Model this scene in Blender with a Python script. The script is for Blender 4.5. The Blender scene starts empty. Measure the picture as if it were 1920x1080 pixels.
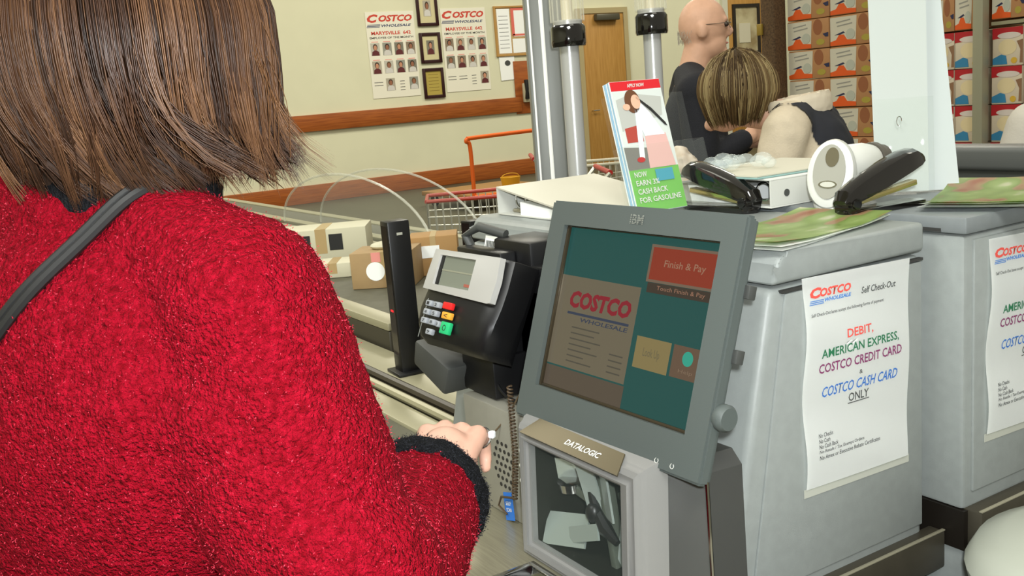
import bpy, bmesh, math, random
from mathutils import Matrix, Vector, Quaternion
from mathutils.bvhtree import BVHTree
from mathutils import noise as mnoise
random.seed(7)
R = math.radians
V = Vector
SC = bpy.context.scene
COL = SC.collection

# ------------------------------------------------------------------ camera, light, exposure
PSI, PIT, ROL = R(31), R(11), R(4.75)
Fw = V((math.sin(PSI)*math.cos(PIT), math.cos(PSI)*math.cos(PIT), -math.sin(PIT)))
R0 = V((math.cos(PSI), -math.sin(PSI), 0)); U0 = R0.cross(Fw)
Rt = R0*math.cos(ROL) - U0*math.sin(ROL); Up = Rt.cross(Fw)
cam = bpy.data.objects.new('camera', bpy.data.cameras.new('camera'))
COL.objects.link(cam)
cm = Matrix((Rt, Up, -Fw)).transposed().to_4x4(); cm.translation = (0, 0, 1.5)
cam.matrix_world = cm
cam.data.sensor_width = 36; cam.data.lens = 1870/1920*36; cam.data.clip_start = .02
SC.camera = cam
SC.view_settings.view_transform = 'Standard'; SC.view_settings.look = 'None'
SC.view_settings.gamma = 1; SC.view_settings.use_curve_mapping = False
SC.view_settings.exposure = 0.14
W = bpy.data.worlds.new('store_air'); SC.world = W; W.use_nodes = True
W.node_tree.nodes['Background'].inputs[0].default_value = (1.0, .95, .77, 1)
W.node_tree.nodes['Background'].inputs[1].default_value = .40
def area(name, loc, size, power, col, rot=(0, 0, 0)):
    l = bpy.data.lights.new(name, 'AREA'); l.shape = 'SQUARE'; l.size = size; l.energy = power; l.color = col
    o = bpy.data.objects.new(name, l); COL.objects.link(o); o.location = loc; o.rotation_euler = rot
    return o
for i, (x, y) in enumerate([(1.5, -1.5), (1, 4.5), (7.5, 3), (7, 11), (14, 11), (0.5, 11)]):
    area('ceiling_or_fill_lamp', (x, y, 7.0), 2.6, 310 if y > 5 else 60, (1.0, .96, .82))
for x, y, e in ((-2.2, -4.5, 520), (-4, 1.5, 360)):  # added unseen fill lamps that brighten the camera-facing sign and kiosk sides
    area('ceiling_or_fill_lamp', (x, y, 7.0), 2.6, e, (.98, 1.0, .95), (0, 0, 0))
# the camera's own flash, just above the lens
area('camera_flash', V((0, 0, 1.5)) + Up*.06 + Rt*.03, .04, 19, (.95, .99, 1.0),
     (Matrix((Rt, Up, -Fw)).transposed()).to_euler())

# ------------------------------------------------------------------ helpers
def lin(c):
    return tuple(((v/255)/12.92 if v/255 <= .04045 else ((v/255+.055)/1.055)**2.4) for v in c)
MATS = {}
def mat(name, rgb, rough=.5, metal=0, var=0, vs=20, bump=0, bs=80, spec=.5, rgb2=None, coat=0, sheen=0,
        emis=0, trans=0, alpha=1, stretch=None, ior=1.45):
    if name in MATS: return MATS[name]
    m = bpy.data.materials.new(name); m.use_nodes = True
    nt = m.node_tree; b = nt.nodes['Principled BSDF']; L = nt.links
    c = lin(rgb); b.inputs['Base Color'].default_value = (*c, 1)
    b.inputs['Roughness'].default_value = rough; b.inputs['Metallic'].default_value = metal
    b.inputs['Specular IOR Level'].default_value = spec; b.inputs['IOR'].default_value = ior
    b.inputs['Coat Weight'].default_value = coat; b.inputs['Sheen Weight'].default_value = sheen
    b.inputs['Transmission Weight'].default_value = trans; b.inputs['Alpha'].default_value = alpha
    if emis:
        b.inputs['Emission Color'].default_value = (*c, 1); b.inputs['Emission Strength'].default_value = emis
    tc = nt.nodes.new('ShaderNodeTexCoord'); src = tc.outputs['Object']
    if stretch:
        mp = nt.nodes.new('ShaderNodeMapping'); mp.inputs['Scale'].default_value = stretch
        L.new(src, mp.inputs['Vector']); src = mp.outputs['Vector']
    if var or rgb2:
        n = nt.nodes.new('ShaderNodeTexNoise'); n.inputs['Scale'].default_value = vs; n.inputs['Detail'].default_value = 4
        L.new(src, n.inputs['Vector'])
        r = nt.nodes.new('ShaderNodeValToRGB')
        c2 = lin(rgb2) if rgb2 else tuple(min(1, v*(1+var)) for v in c); c1 = c if rgb2 else tuple(v*(1-var) for v in c)
        r.color_ramp.elements[0].position = .35; r.color_ramp.elements[1].position = .68
        r.color_ramp.elements[0].color = (*c1, 1); r.color_ramp.elements[1].color = (*c2, 1)
        L.new(n.outputs['Fac'], r.inputs['Fac']); L.new(r.outputs['Color'], b.inputs['Base Color'])
    if bump:
        n = nt.nodes.new('ShaderNodeTexNoise'); n.inputs['Scale'].default_value = bs; n.inputs['Detail'].default_value = 3
        L.new(src, n.inputs['Vector'])
        bp = nt.nodes.new('ShaderNodeBump'); bp.inputs['Strength'].default_value = bump; bp.inputs['Distance'].default_value = .01
        L.new(n.outputs['Fac'], bp.inputs['Height']); L.new(bp.outputs['Normal'], b.inputs['Normal'])
    MATS[name] = m
    return m

def clear(name, tint=(240, 244, 240), mixv=.012, rough=.04):
    """thin clear acrylic: mostly transparent with a glossy coat"""
    if name in MATS: return MATS[name]
    m = bpy.data.materials.new(name); m.use_nodes = True; nt = m.node_tree
    for n in list(nt.nodes): nt.nodes.remove(n)
    o = nt.nodes.new('ShaderNodeOutputMaterial'); t = nt.nodes.new('ShaderNodeBsdfTransparent')
    t.inputs[0].default_value = (.985, .99, .985, 1)
    g = nt.nodes.new('ShaderNodeBsdfPrincipled'); g.inputs['Base Color'].default_value = (*lin(tint), 1)
    g.inputs['Roughness'].default_value = rough
    lw = nt.nodes.new('ShaderNodeLayerWeight'); pw0 = nt.nodes.new('ShaderNodeMath'); pw0.operation = 'POWER'; pw0.inputs[1].default_value = 5
    fr = nt.nodes.new('ShaderNodeMath'); fr.operation = 'MULTIPLY'; fr.inputs[1].default_value = .3
    nt.links.new(lw.outputs['Facing'], pw0.inputs[0]); nt.links.new(pw0.outputs[0], fr.inputs[0])
    ad = nt.nodes.new('ShaderNodeMath'); ad.operation = 'ADD'; ad.inputs[1].default_value = mixv; ad.use_clamp = True
    mx = nt.nodes.new('ShaderNodeMixShader')
    nt.links.new(fr.outputs[0], ad.inputs[0]); nt.links.new(ad.outputs[0], mx.inputs[0])
    nt.links.new(t.outputs[0], mx.inputs[1]); nt.links.new(g.outputs[0], mx.inputs[2]); nt.links.new(mx.outputs[0], o.inputs[0])
    MATS[name] = m
    return m

WM = {}     # world matrix of each object we made
def thing(name, label, cat, loc=(0, 0, 0), rot=None, group=None, M=None):
    o = bpy.data.objects.new(name, None); COL.objects.link(o); o.empty_display_size = .05
    m = M.copy() if M is not None else Matrix.Translation(loc) @ (Matrix.Rotation(rot, 4, 'Z') if rot else Matrix.Identity(4))
    o.matrix_world = m; WM[o.name] = m
    o['label'] = label; o['category'] = cat
    if group: o['group'] = group
    return o
def tag(o, label, cat, group=None):
    o['label'] = label; o['category'] = cat
    if group: o['group'] = group
    return o
def finish_mesh(me, angle=38):
    bm = bmesh.new(); bm.from_mesh(me)
    bmesh.ops.recalc_face_normals(bm, faces=bm.faces)
    a = R(angle)
    for f in bm.faces: f.smooth = True
    for e in bm.edges:
        if len(e.link_faces) == 2: e.smooth = e.calc_face_angle(0) < a
    bm.to_mesh(me); bm.free()
def obj(name, bm, m, parent=None, world=False, kind=None, base=None):
    me = bpy.data.meshes.new(name); bm.to_mesh(me); bm.free()
    finish_mesh(me)
    return mesh_obj(name, me, m, parent, world, kind, base)
def mesh_obj(name, me, m, parent=None, world=False, kind=None, base=None):
    o = bpy.data.objects.new(name, me); COL.objects.link(o)
    me.materials.append(m)
    if parent:
        o.parent = parent; pm = WM[parent.name]; WM[o.name] = pm
        if world: me.transform(pm.inverted())
    else:
        t = Matrix.Translation(base) if base is not None else Matrix.Identity(4)
        if base is not None: me.transform(t.inverted())
        o.matrix_world = t; WM[o.name] = t
    if kind: o['kind'] = kind
    return o
def copy_tree(o, M=None, label=None, group=None, parent=None):
    c = o.copy(); COL.objects.link(c); c.parent = parent
    if M is not None: c.matrix_world = M; WM[c.name] = M
    else: WM[c.name] = WM[parent.name] if parent else WM[o.name]
    if label: c['label'] = label
    if group: c['group'] = group
    for ch in list(o.children): copy_tree(ch, parent=c)
    return c

def BM(): return bmesh.new()
def box(bm, c, s, M=None, bev=0, seg=2):
    r = bmesh.ops.create_cube(bm, size=1)
    vs = r['verts']
    for v in vs: v.co = V((v.co.x*s[0], v.co.y*s[1], v.co.z*s[2]))
    if bev:
        es = list({e for v in vs for e in v.link_edges})
        rr = bmesh.ops.bevel(bm, geom=es, offset=bev, segments=seg, profile=.5, affect='EDGES')
        vs = list({v for f in rr['faces'] for v in f.verts} | {v for v in vs if v.is_valid})
    T = Matrix.Translation(c)
    if M is not None: T = T @ M
    for v in vs: v.co = T @ v.co
    return bm
def b2(bm, x0, x1, y0, y1, z0, z1, bev=0, seg=2):
    return box(bm, ((x0+x1)/2, (y0+y1)/2, (z0+z1)/2), (abs(x1-x0), abs(y1-y0), abs(z1-z0)), None, bev, seg)
def prism(bm, pts, o, u, v, w, bev=0, seg=2):
    """polygon pts in the (u,v) plane at o, extruded by the vector w"""
    o, u, v, w = V(o), V(u), V(v), V(w)
    a = [bm.verts.new(o+u*p[0]+v*p[1]) for p in pts]; b = [bm.verts.new(o+u*p[0]+v*p[1]+w) for p in pts]
    fs = [bm.faces.new(a[::-1]), bm.faces.new(b)]
    n = len(pts)
    for i in range(n): fs.append(bm.faces.new((a[i], a[(i+1) % n], b[(i+1) % n], b[i])))
    if bev:
        es = list({e for f in fs for e in f.edges})
        bmesh.ops.bevel(bm, geom=es, offset=bev, segments=seg, profile=.5, affect='EDGES')
    return bm
def tube(bm, pts, r, n=8, cap=True, flat=1.0):
    pts = [V(p) for p in pts]; k = len(pts)
    rs = r if isinstance(r, (list, tuple)) else [r]*k
    up = V((0, 0, 1)); prev = None; rings = []
    for i, p in enumerate(pts):
        d = (pts[min(i+1, k-1)]-pts[max(i-1, 0)])
        d = d.normalized() if d.length > 1e-9 else V((0, 0, 1))
        if prev is None:
            a = d.cross(up if abs(d.z) < .95 else V((1, 0, 0))).normalized()
        else:
            a = (prev-d*prev.dot(d)); a = a.normalized() if a.length > 1e-6 else d.orthogonal().normalized()
        prev = a; b = d.cross(a)
        rings.append([bm.verts.new(p+(a*math.cos(2*math.pi*j/n)+b*math.sin(2*math.pi*j/n)*flat)*rs[i]) for j in range(n)])
    for i in range(k-1):
        for j in range(n):
            bm.faces.new((rings[i][j], rings[i][(j+1) % n], rings[i+1][(j+1) % n], rings[i+1][j]))
    if cap and n > 2:
        bm.faces.new(rings[0][::-1]); bm.faces.new(rings[-1])
    return bm
def lathe(bm, prof, o=(0, 0, 0), M=None, n=28):
    rings = []
    T = Matrix.Translation(o) @ (M if M is not None else Matrix.Identity(4))
    for r, z in prof:
        if r < 1e-6: rings.append([bm.verts.new(T @ V((0, 0, z)))])
        else: rings.append([bm.verts.new(T @ V((r*math.cos(2*math.pi*j/n), r*math.sin(2*math.pi*j/n), z))) for j in range(n)])
    for a, b in zip(rings, rings[1:]):
        for j in range(n):
            q = [a[j % len(a)], a[(j+1) % len(a)], b[(j+1) % len(b)], b[j % len(b)]]
            q = list(dict.fromkeys(q))
            if len(q) > 2: bm.faces.new(q)
    for e, fl in ((rings[0], True), (rings[-1], False)):
        if len(e) > 2: bm.faces.new(e[::-1] if fl else e)
    return bm
def ell(bm, c, r, M=None, nu=16, nv=10):
    res = bmesh.ops.create_uvsphere(bm, u_segments=nu, v_segments=nv, radius=1)
    r = (r, r, r) if not hasattr(r, '__len__') else r
    T = Matrix.Translation(c) @ (M if M is not None else Matrix.Identity(4)) @ Matrix.Diagonal((*r, 1))
    for v in res['verts']: v.co = T @ v.co
    return bm
def disc(bm, c, rx, ry, t, M=None, n=24):
    T = Matrix.Translation(c) @ (M if M is not None else Matrix.Identity(4)) @ Matrix.Diagonal((rx, ry, 1, 1))
    return lathe_T(bm, [(0, 0), (1, 0), (1, t), (0, t)], T, n)
def lathe_T(bm, prof, T, n):
    return lathe(bm, prof, (0, 0, 0), T, n)
def axes(n, x):
    """matrix with columns x, y, n"""
    n = V(n).normalized(); x = V(x); x = (x-n*x.dot(n)).normalized(); y = n.cross(x)
    return Matrix((x, y, n)).transposed().to_4x4()
def frame(o, n, x):
    m = axes(n, x); m.translation = V(o)
    return m
def arc(cx, cy, r, a0, a1, n=8):
    return [(cx+r*math.cos(R(a0+(a1-a0)*i/n)), cy+r*math.sin(R(a0+(a1-a0)*i/n))) for i in range(n+1)]
def rrect(w, h, r, n=5, cx=0, cy=0):
    p = []
    for sx, sy, a in ((1, 1, 0), (-1, 1, 90), (-1, -1, 180), (1, -1, 270)):
        p += arc(cx+sx*(w/2-r), cy+sy*(h/2-r), r, a, a+90, n)
    return p
X3, Y3, Z3 = V((1, 0, 0)), V((0, 1, 0)), V((0, 0, 1))

FONTW = {}
def text(name, body, parent, m, cx, cy, w, h, z=.0006, bold=0, shear=0, L=None, depth=.0003):
    """lettering fitted into a w x h box centred on (cx,cy) in the parent's local XY plane (or L)"""
    cu = bpy.data.curves.new('t', 'FONT'); cu.body = body; cu.size = 1; cu.resolution_u = 2
    cu.offset = bold; cu.shear = shear; cu.extrude = 0
    o = bpy.data.objects.new('t', cu); COL.objects.link(o)
    COL.objects.unlink(o)
    me = bpy.data.meshes.new_from_object(o)
    bpy.data.objects.remove(o); bpy.data.curves.remove(cu)
    xs = [v.co.x for v in me.vertices]; ys = [v.co.y for v in me.vertices]
    x0, x1, y0, y1 = min(xs), max(xs), min(ys), max(ys)
    sx, sy = w/(x1-x0), h/(y1-y0)
    for v in me.vertices:
        v.co = V((cx+(v.co.x-(x0+x1)/2)*sx, cy+(v.co.y-(y0+y1)/2)*sy, z))
    if L is not None: me.transform(L)
    me.name = name
    return mesh_obj(name, me, m, parent)
def flat(name, parent, m, x0, x1, y0, y1, z=.0004, t=.0004, L=None, r=0):
    bm = BM()
    if r: prism(bm, rrect(x1-x0, y1-y0, r, 3, (x0+x1)/2, (y0+y1)/2), (0, 0, z), X3, Y3, Z3*t)
    else: b2(bm, x0, x1, y0, y1, z, z+t)
    if L is not None: bm.transform(L)
    return obj(name, bm, m, parent)

def prims_mesh(prims):
    bm = BM()
    for p in prims:
        if p[0] == 'c':
            _, a, b, ra, rb = p; a, b = V(a), V(b); d = b-a; L = d.length
            n = max(2, int(L/.03)+1)
            pts = [a+d*(i/n) for i in range(n+1)]; rs = [ra+(rb-ra)*i/n for i in range(n+1)]
            tube(bm, pts, rs, 16)
            ell(bm, a, ra); ell(bm, b, rb)
        else:
            ell(bm, p[1], p[2], p[3] if len(p) > 3 else None, 24, 16)
    me = bpy.data.meshes.new('p'); bm.to_mesh(me); bm.free()
    return me
def blob(name, prims, m, parent, voxel=.01, smooth=6, disp=None, kind=None):
    me = prims_mesh(prims)
    o = bpy.data.objects.new('tmp', me); COL.objects.link(o)
    r = o.modifiers.new('r', 'REMESH'); r.mode = 'VOXEL'; r.voxel_size = voxel
    if smooth:
        s = o.modifiers.new('s', 'SMOOTH'); s.factor = .5; s.iterations = smooth
    dg = bpy.context.evaluated_depsgraph_get(); dg.update()
    out = bpy.data.meshes.new_from_object(o.evaluated_get(dg))
    bpy.data.objects.remove(o); bpy.data.meshes.remove(me)
    if disp:
        ns = [v.normal.copy() for v in out.vertices]
        for v, n in zip(out.vertices, ns): v.co = v.co+n*disp(v.co, n)
    out.name = name
    for p in out.polygons: p.use_smooth = True
    return mesh_obj(name, out, m, parent, world=True, kind=kind)

def hair(name, parent, m, C, face, radii, length, nclump, nstr, flick, width=.0012, tipjit=.02, gap=50, seed=3, segs=12, sub=0.0, curl=0.0, shear=None):
    """head of hair: clumps of strands, each a thin tapering three-sided tube; 'tint' varies per strand"""
    rnd = random.Random(seed)
    C = V(C); f = V(face).normalized(); rt = V((f.y, -f.x, 0)); inv = WM[parent.name].inverted()
    vs, fs, tn = [], [], []
    def path(th, phi0, layer, drop, ft, wig, cu):
        out = []
        for i in range(segs+1):
            t = i/segs
            ph = phi0+(R(96)-phi0)*min(1, t/.5); s = max(0, (t-.5)/.5)
            rad = math.sin(ph)*layer; sh = 1-.16*s*s+sub*s
            p = C + (rt*(math.sin(th)*radii[0]) + f*(math.cos(th)*radii[1]))*(rad*sh)
            p += Z3*(radii[2]*math.cos(ph)*layer - drop*s*(1-.1*cu*s))
            p += flick*(ft*s*s*s + curl*cu*math.sin(s*3.6+wig)*s)
            out.append(p)
        return out
    for k in range(nclump):
        th = R(gap)+rnd.random()*(2*math.pi-2*R(gap)); phi0 = R(2+rnd.random()**.7*70)
        layer = .91+rnd.random()*.12; ft = rnd.uniform(-.1, 1.0)*(1 if rnd.random() < .8 else 1.5)
        drop = length*(.70+.32*rnd.random()); ctint = rnd.random(); wig = rnd.uniform(-.5, .9); cu = rnd.random()
        g = path(th, phi0, layer, drop, ft, wig, cu); spread = rnd.uniform(.03, .06)
        for j in range(nstr):
            a = path(th+rnd.gauss(0, spread), phi0+rnd.gauss(0, .05), layer+rnd.gauss(0, .012), drop+rnd.gauss(0, tipjit*.4), ft+rnd.gauss(0, .1), wig, cu)
            tint = min(1, max(0, ctint*.68+rnd.random()*.32))
            prev = None; n0 = len(vs)
            for i in range(segs+1):
                t = i/segs; w = .6*max(0, (t-.4)/.6)
                p = a[i].lerp(g[i], w); r_ = width*(1.0 if t < .75 else (1.04-t)*3.45)
                out = (p-C); out.z *= .3; out.normalize()
                d = (a[min(i+1, segs)]-a[max(i-1, 0)]).normalized(); sd = d.cross(out).normalized()
                for v in (p-sd*r_, p+sd*r_, p+out*r_*1.1): vs.append(inv @ v); tn.append(tint)
            for i in range(segs):
                b = n0+3*i
                fs += [(b, b+3, b+5, b+2), (b+2, b+5, b+4, b+1), (b+1, b+4, b+3, b)]
    me = bpy.data.meshes.new(name); me.from_pydata([tuple(v) for v in vs], [], fs)
    at = me.attributes.new('tint', 'FLOAT', 'POINT'); at.data.foreach_set('value', tn)
    me.polygons.foreach_set('use_smooth', [True]*len(fs))
    return mesh_obj(name, me, m, parent)
def hair_mat(name, dark, mid, light, rough=.33):
    m = mat(name, mid, rough, spec=.28); nt = m.node_tree; b = nt.nodes['Principled BSDF']
    a = nt.nodes.new('ShaderNodeAttribute'); a.attribute_name = 'tint'
    r = nt.nodes.new('ShaderNodeValToRGB')
    r.color_ramp.elements[0].color = (*lin(dark), 1); r.color_ramp.elements[1].color = (*lin(light), 1)
    e = r.color_ramp.elements.new(.5); e.color = (*lin(mid), 1)
    nt.links.new(a.outputs['Fac'], r.inputs['Fac']); nt.links.new(r.outputs['Color'], b.inputs['Base Color'])
    return m

# ------------------------------------------------------------------ materials
GREY = mat('kiosk_powder_coat', (137, 142, 140), .42, var=.04, vs=60, bump=.06, bs=700)
GREYD = mat('kiosk_lid_grey', (116, 121, 122), .45, var=.04, vs=50, bump=.05, bs=700)
MON = mat('monitor_plastic', (78, 85, 83), .5, bump=.05, bs=900)
BLACK = mat('black_plastic', (20, 20, 21), .38)
GLOSSBLK = mat('gloss_black', (16, 14, 13), .1, coat=.6)
DKGREY = mat('dark_grey_plastic', (66, 68, 66), .5)
CHROME = mat('chrome', (210, 210, 208), .12, 1)
STEEL = mat('brushed_steel', (154, 149, 128), .32, .5, var=.12, vs=8, stretch=(60, 2, 2))
SILVER = mat('silver_plastic', (186, 185, 181), .32, .25)
PAPER = mat('paper_white', (250, 252, 250), .7)
CREAM = mat('wall_cream', (220, 218, 188), .75, var=.025, vs=1.5, bump=.05, bs=120)
WOOD = mat('bumper_wood', (168, 92, 36), .42, rgb2=(138, 70, 24), vs=5, stretch=(.5, 3, 9))
DOORW = mat('door_wood', (186, 140, 72), .45, rgb2=(170, 124, 58), vs=4, stretch=(8, 8, .6))
BRONZE = mat('bronze_bumper', (66, 62, 52), .4, .2, var=.06, vs=40)
RED = mat('print_red', (206, 44, 44), .6)
BLUE = mat('print_blue', (48, 108, 190), .6)
NAVY = mat('print_navy', (52, 66, 104), .6)
GREEN = mat('print_green', (38, 110, 74), .6)
PURPLE = mat('print_purple', (126, 50, 98), .6)
INK = mat('print_ink', (70, 72, 70), .6)
INKD = mat('print_black', (36, 36, 36), .6)
ACRY = clear('clear_acrylic')
ORANGE = mat('orange_enamel', (226, 98, 24), .4)
BELT = mat('belt_rubber', (92, 90, 74), .6, var=.08, vs=30)
PALE = mat('pale_metal_rim', (158, 153, 126), .4, .2)
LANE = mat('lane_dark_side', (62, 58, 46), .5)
SKIN = mat('skin', (200, 156, 136), .5, var=.05, vs=60)
WHITEPL = mat('white_plastic', (204, 205, 198), .3)
LGREY = mat('light_grey_plastic', (178, 178, 166), .4)
ROSE = mat('print_rose', (232, 150, 140), .7)

# ------------------------------------------------------------------ setting
def struct(name, bm, m, parent=None):
    o = obj(name, bm, m, parent)
    if not parent: o['kind'] = 'structure'
    return o
FLOORM = mat('polished_concrete', (74, 71, 53), .5, var=.12, vs=1.2, bump=.03, bs=30)
struct('floor', b2(BM(), -9, 26, -7, 16, -.1, 0), FLOORM)
wb = struct('wall_back', b2(BM(), -9, 26, 15.8, 16, 0, 9), CREAM)
struct('wall_left', b2(BM(), -9.2, -9, -7, 16, 0, 9), CREAM)
struct('wall_right', b2(BM(), 26, 26.2, -7, 16, 0, 9), CREAM)
struct('trim_1', b2(BM(), -9, 10.0, 15.74, 15.8, 1.155, 1.425, .012), WOOD)
struct('trim_2', b2(BM(), -9, 11.4, 15.74, 15.8, 0, .29, .012), WOOD)
d = struct('door_1', b2(BM(), 11.46, 12.46, 15.74, 15.8, 0.01, 2.86, .006), DOORW)
struct('door_frame', b2(b2(b2(BM(), 11.36, 11.46, 15.72, 15.8, 0, 2.96), 12.46, 12.56, 15.72, 15.8, 0, 2.96), 11.46, 12.46, 15.72, 15.8, 2.86, 2.96), mat('jamb_shade_tan', (176, 160, 118), .6), d)  # casing toned darker to carry the shade of the wall return
struct('door_closer', b2(BM(), 11.75, 12.3, 15.62, 15.74, 2.72, 2.84, .02), mat('closer_bronze', (92, 88, 74), .4, .4), d)
struct('door_handle', tube(BM(), [(11.58, 15.74, 1.05), (11.58, 15.68, 1.05), (11.72, 15.68, 1.05)], .012), CHROME, d)
d = struct('door_2', b2(BM(), 15.2, 16.36, 15.74, 15.8, .01, 3.3, .006), DOORW)
struct('window_frame', b2(b2(b2(b2(BM(), 15.33, 15.40, 15.70, 15.76, 1.9, 2.94), 16.03, 16.1, 15.70, 15.76, 1.9, 2.94), 15.4, 16.03, 15.7, 15.76, 2.87, 2.94), 15.4, 16.03, 15.7, 15.76, 1.9, 1.97), mat('window_gasket', (42, 36, 30), .5), d)
struct('pane', b2(BM(), 15.4, 16.03, 15.725, 15.735, 1.97, 2.87), mat('wired_glass', (196, 186, 150), .15, rgb2=(150, 132, 96), vs=3), d)
struct('notice', b2(BM(), 15.5, 15.82, 15.715, 15.724, 2.15, 2.55), mat('notice_tan', (206, 200, 176), .7), d)
struct('door_frame', b2(b2(BM(), 15.05, 15.2, 15.72, 15.8, 0, 3.4), 16.36, 16.75, 15.72, 15.8, 0, 3.4), mat('jamb_pale', (208, 206, 186), .6), d)

# ---- things on the back wall
def photo_at(parent, cx, cz, w, h, seed, tones):
    """small portrait print: backing, shoulders and head; local XY of a wall panel"""
    rnd = random.Random(seed)
    bg = mat('photo_bg_%d' % (seed % 5), [(150, 150, 138), (176, 168, 150), (126, 122, 108), (190, 186, 172), (140, 124, 104)][seed % 5], .6)
    p = flat('photo', parent, bg, cx-w/2, cx+w/2, cz-h/2, cz+h/2, .004, .002)
    cl = mat('photo_clothes_%d' % (seed % 4), [(54, 62, 66), (96, 40, 42), (70, 74, 58), (210, 206, 200)][(seed*3+tones) % 4], .6)
    bm = BM(); prism(bm, [(cx-w*.42, cz-h*.5), (cx+w*.42, cz-h*.5), (cx+w*.36, cz-h*.2), (cx+w*.12, cz-h*.08), (cx-w*.12, cz-h*.08), (cx-w*.36, cz-h*.2)], (0, 0, .006), X3, Y3, Z3*.001)
    obj('portrait_clothes', bm, cl, p)
    hr = mat('photo_hair_%d' % (seed % 3), [(44, 34, 28), (96, 72, 46), (66, 50, 38)][seed % 3], .6)
    bm = BM(); disc(bm, (cx, cz+h*.17, .0065), w*.25, h*.25, .001); obj('portrait_hair', bm, hr, p)
    sk = mat('photo_face_%d' % (seed % 2), [(196, 140, 110), (150, 100, 74)][seed % 2], .6)
    bm = BM(); disc(bm, (cx, cz+h*.12, .0078), w*.18, h*.2, .001); obj('portrait_face', bm, sk, p)
def logo(parent, cx, cy, w, h, z, red, blue, L=None):
    text('logo_lettering', 'OSTCO', parent, red, cx+w*.12, cy+h*.24, w*.74, h*.5, z, .045, .28, L=L)
    text('logo_initial', 'C', parent, red, cx-w*.38, cy+h*.25, w*.24, h*.62, z+.0001, .05, .28, L=L)
    text('logo_subline', 'WHOLESALE', parent, blue, cx+w*.13, cy-h*.3, w*.66, h*.2, z, .03, .28, L=L)
    for k in range(3):
        y = cy-h*(.22+.09*k)
        flat('logo_stripe', parent, blue, cx-w*.5-k*.01*w, cx-w*.22-k*.01*w, y-h*.025, y+h*.025, z, .0002, L=L)
PO = mat('poster_board', (236, 232, 214), .6)
RDP = mat('poster_red', (204, 70, 54), .6)
for (x0, x1, z0, z1, lab, sd, cols) in (
        (7.08, 7.98, 1.60, 3.02, 'white staff portrait poster with red heading, left of the three framed plaques', 1, 4),
        (8.50, 9.40, 1.61, 3.04, 'white staff portrait poster with red heading, between plaques and cork board', 2, 4)):
    p = thing('staff_poster', lab, 'poster', M=frame((x0, 15.795, z0), (0, -1, 0), (1, 0, 0)), group='staff posters on the wall')
    w, h = x1-x0, z1-z0
    obj('board', b2(BM(), 0, w, 0, h, 0, .004), PO, p)
    logo(p, w*.5, h*.885, w*.94, h*.155, .0045, RDP, NAVY)
    text('lettering', 'MARYSVILLE  642', p, RDP, w*.5, h*.755, w*.82, h*.042, .0045, .03)
    text('lettering', 'EMPLOYEE OF THE MONTH', p, INKD, w*.5, h*.70, w*.9, h*.024, .0045, .02)
    k = 0
    for row, zc in enumerate((.57, .36, .155)):
        for c in range(4):
            k += 1
            xc = w*(.14+.245*c)
            if row < 2:
                flat('name_strip', p, ROSE, xc-w*.07, xc+w*.07, h*(zc+.085)-.006, h*(zc+.085)+.006, .0045)
            if row == 2 and ((sd == 1 and c in (0, 2)) or (sd == 2 and c < 3)):
                for q in range(2 if c < 2 else 4):
                    flat('name_line', p, INK, xc-w*(.09 if c < 2 else .05), xc+w*(.09 if c < 2 else .05), h*(zc+.03-q*.035)-.005, h*(zc+.03-q*.035)+.005, .0045)
                continue
            photo_at(p, xc, h*zc, w*.185, h*.145, k*7+sd, k)
PLQ = mat('plaque_mahogany', (52, 24, 24), .3)
MATTE = mat('mat_board', (210, 200, 156), .7)
GOLD = mat('plaque_gold', (196, 174, 88), .35, .3)
for i, (z0, z1, lab) in enumerate(((2.755, 3.33, 'topmost of three dark framed plaques, portrait cut off by picture top'),
                                   (2.13, 2.645, 'middle of three dark framed plaques, small portrait in a cream mat'),
                                   (1.53, 2.045, 'lowest of three dark framed plaques, gold certificate plate'))):
    p = thing('framed_plaque', lab, 'plaque', M=frame((8.04+.0*i, 15.795, z0), (0, -1, 0), (1, 0, 0)), group='dark framed plaques')
    w, h, t = .41, z1-z0, .055
    bm = BM(); b2(bm, 0, t, 0, h, 0, .03, .006); b2(bm, w-t, w, 0, h, 0, .03, .006); b2(bm, t, w-t, 0, t, 0, .03, .004); b2(bm, t, w-t, h-t, h, 0, .03, .004)
    obj('frame', bm, PLQ, p)
    obj('mat_board', b2(BM(), t, w-t, t, h-t, .004, .012), GOLD if i == 2 else MATTE, p)
    if i < 2:
        photo_at(p, w/2, h/2+.01, w*.36, h*.46, 11+i, i)
        for ch in p.children:
            if ch.name.startswith('photo'): ch.location.z = .009
    else:
        for q in range(6): flat('engraved_line', p, mat('engraving', (140, 118, 50), .5), t+.05, w-t-.05, h-t-.06-q*.055, h-t-.05-q*.055, .0121)
p = thing('cork_board', 'wood framed cork board with pinned white sheets beside the grey column', 'board', M=frame((9.57, 15.795, 2.17), (0, -1, 0), (1, 0, 0)))
bm = BM(); b2(bm, 0, .03, 0, .88, 0, .03); b2(bm, .77, .8, 0, .88, 0, .03); b2(bm, .03, .77, 0, .03, 0, .03); b2(bm, .03, .77, .85, .88, 0, .03)
obj('frame', bm, mat('oak_frame', (184, 140, 76), .5), p)
obj('cork', b2(BM(), .03, .77, .03, .85, .002, .012), mat('cork', (190, 158, 108), .8, var=.15, vs=60), p)
s = obj('pinned_sheet', b2(BM(), .06, .33, .05, .83, .013, .016), PAPER, p)
for q in range(9): flat('text_line', s, INK, .09, .29, .14+q*.07, .148+q*.07, .0162)
s = obj('pinned_sheet', b2(BM(), .40, .74, .34, .83, .013, .016), PAPER, p)
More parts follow.
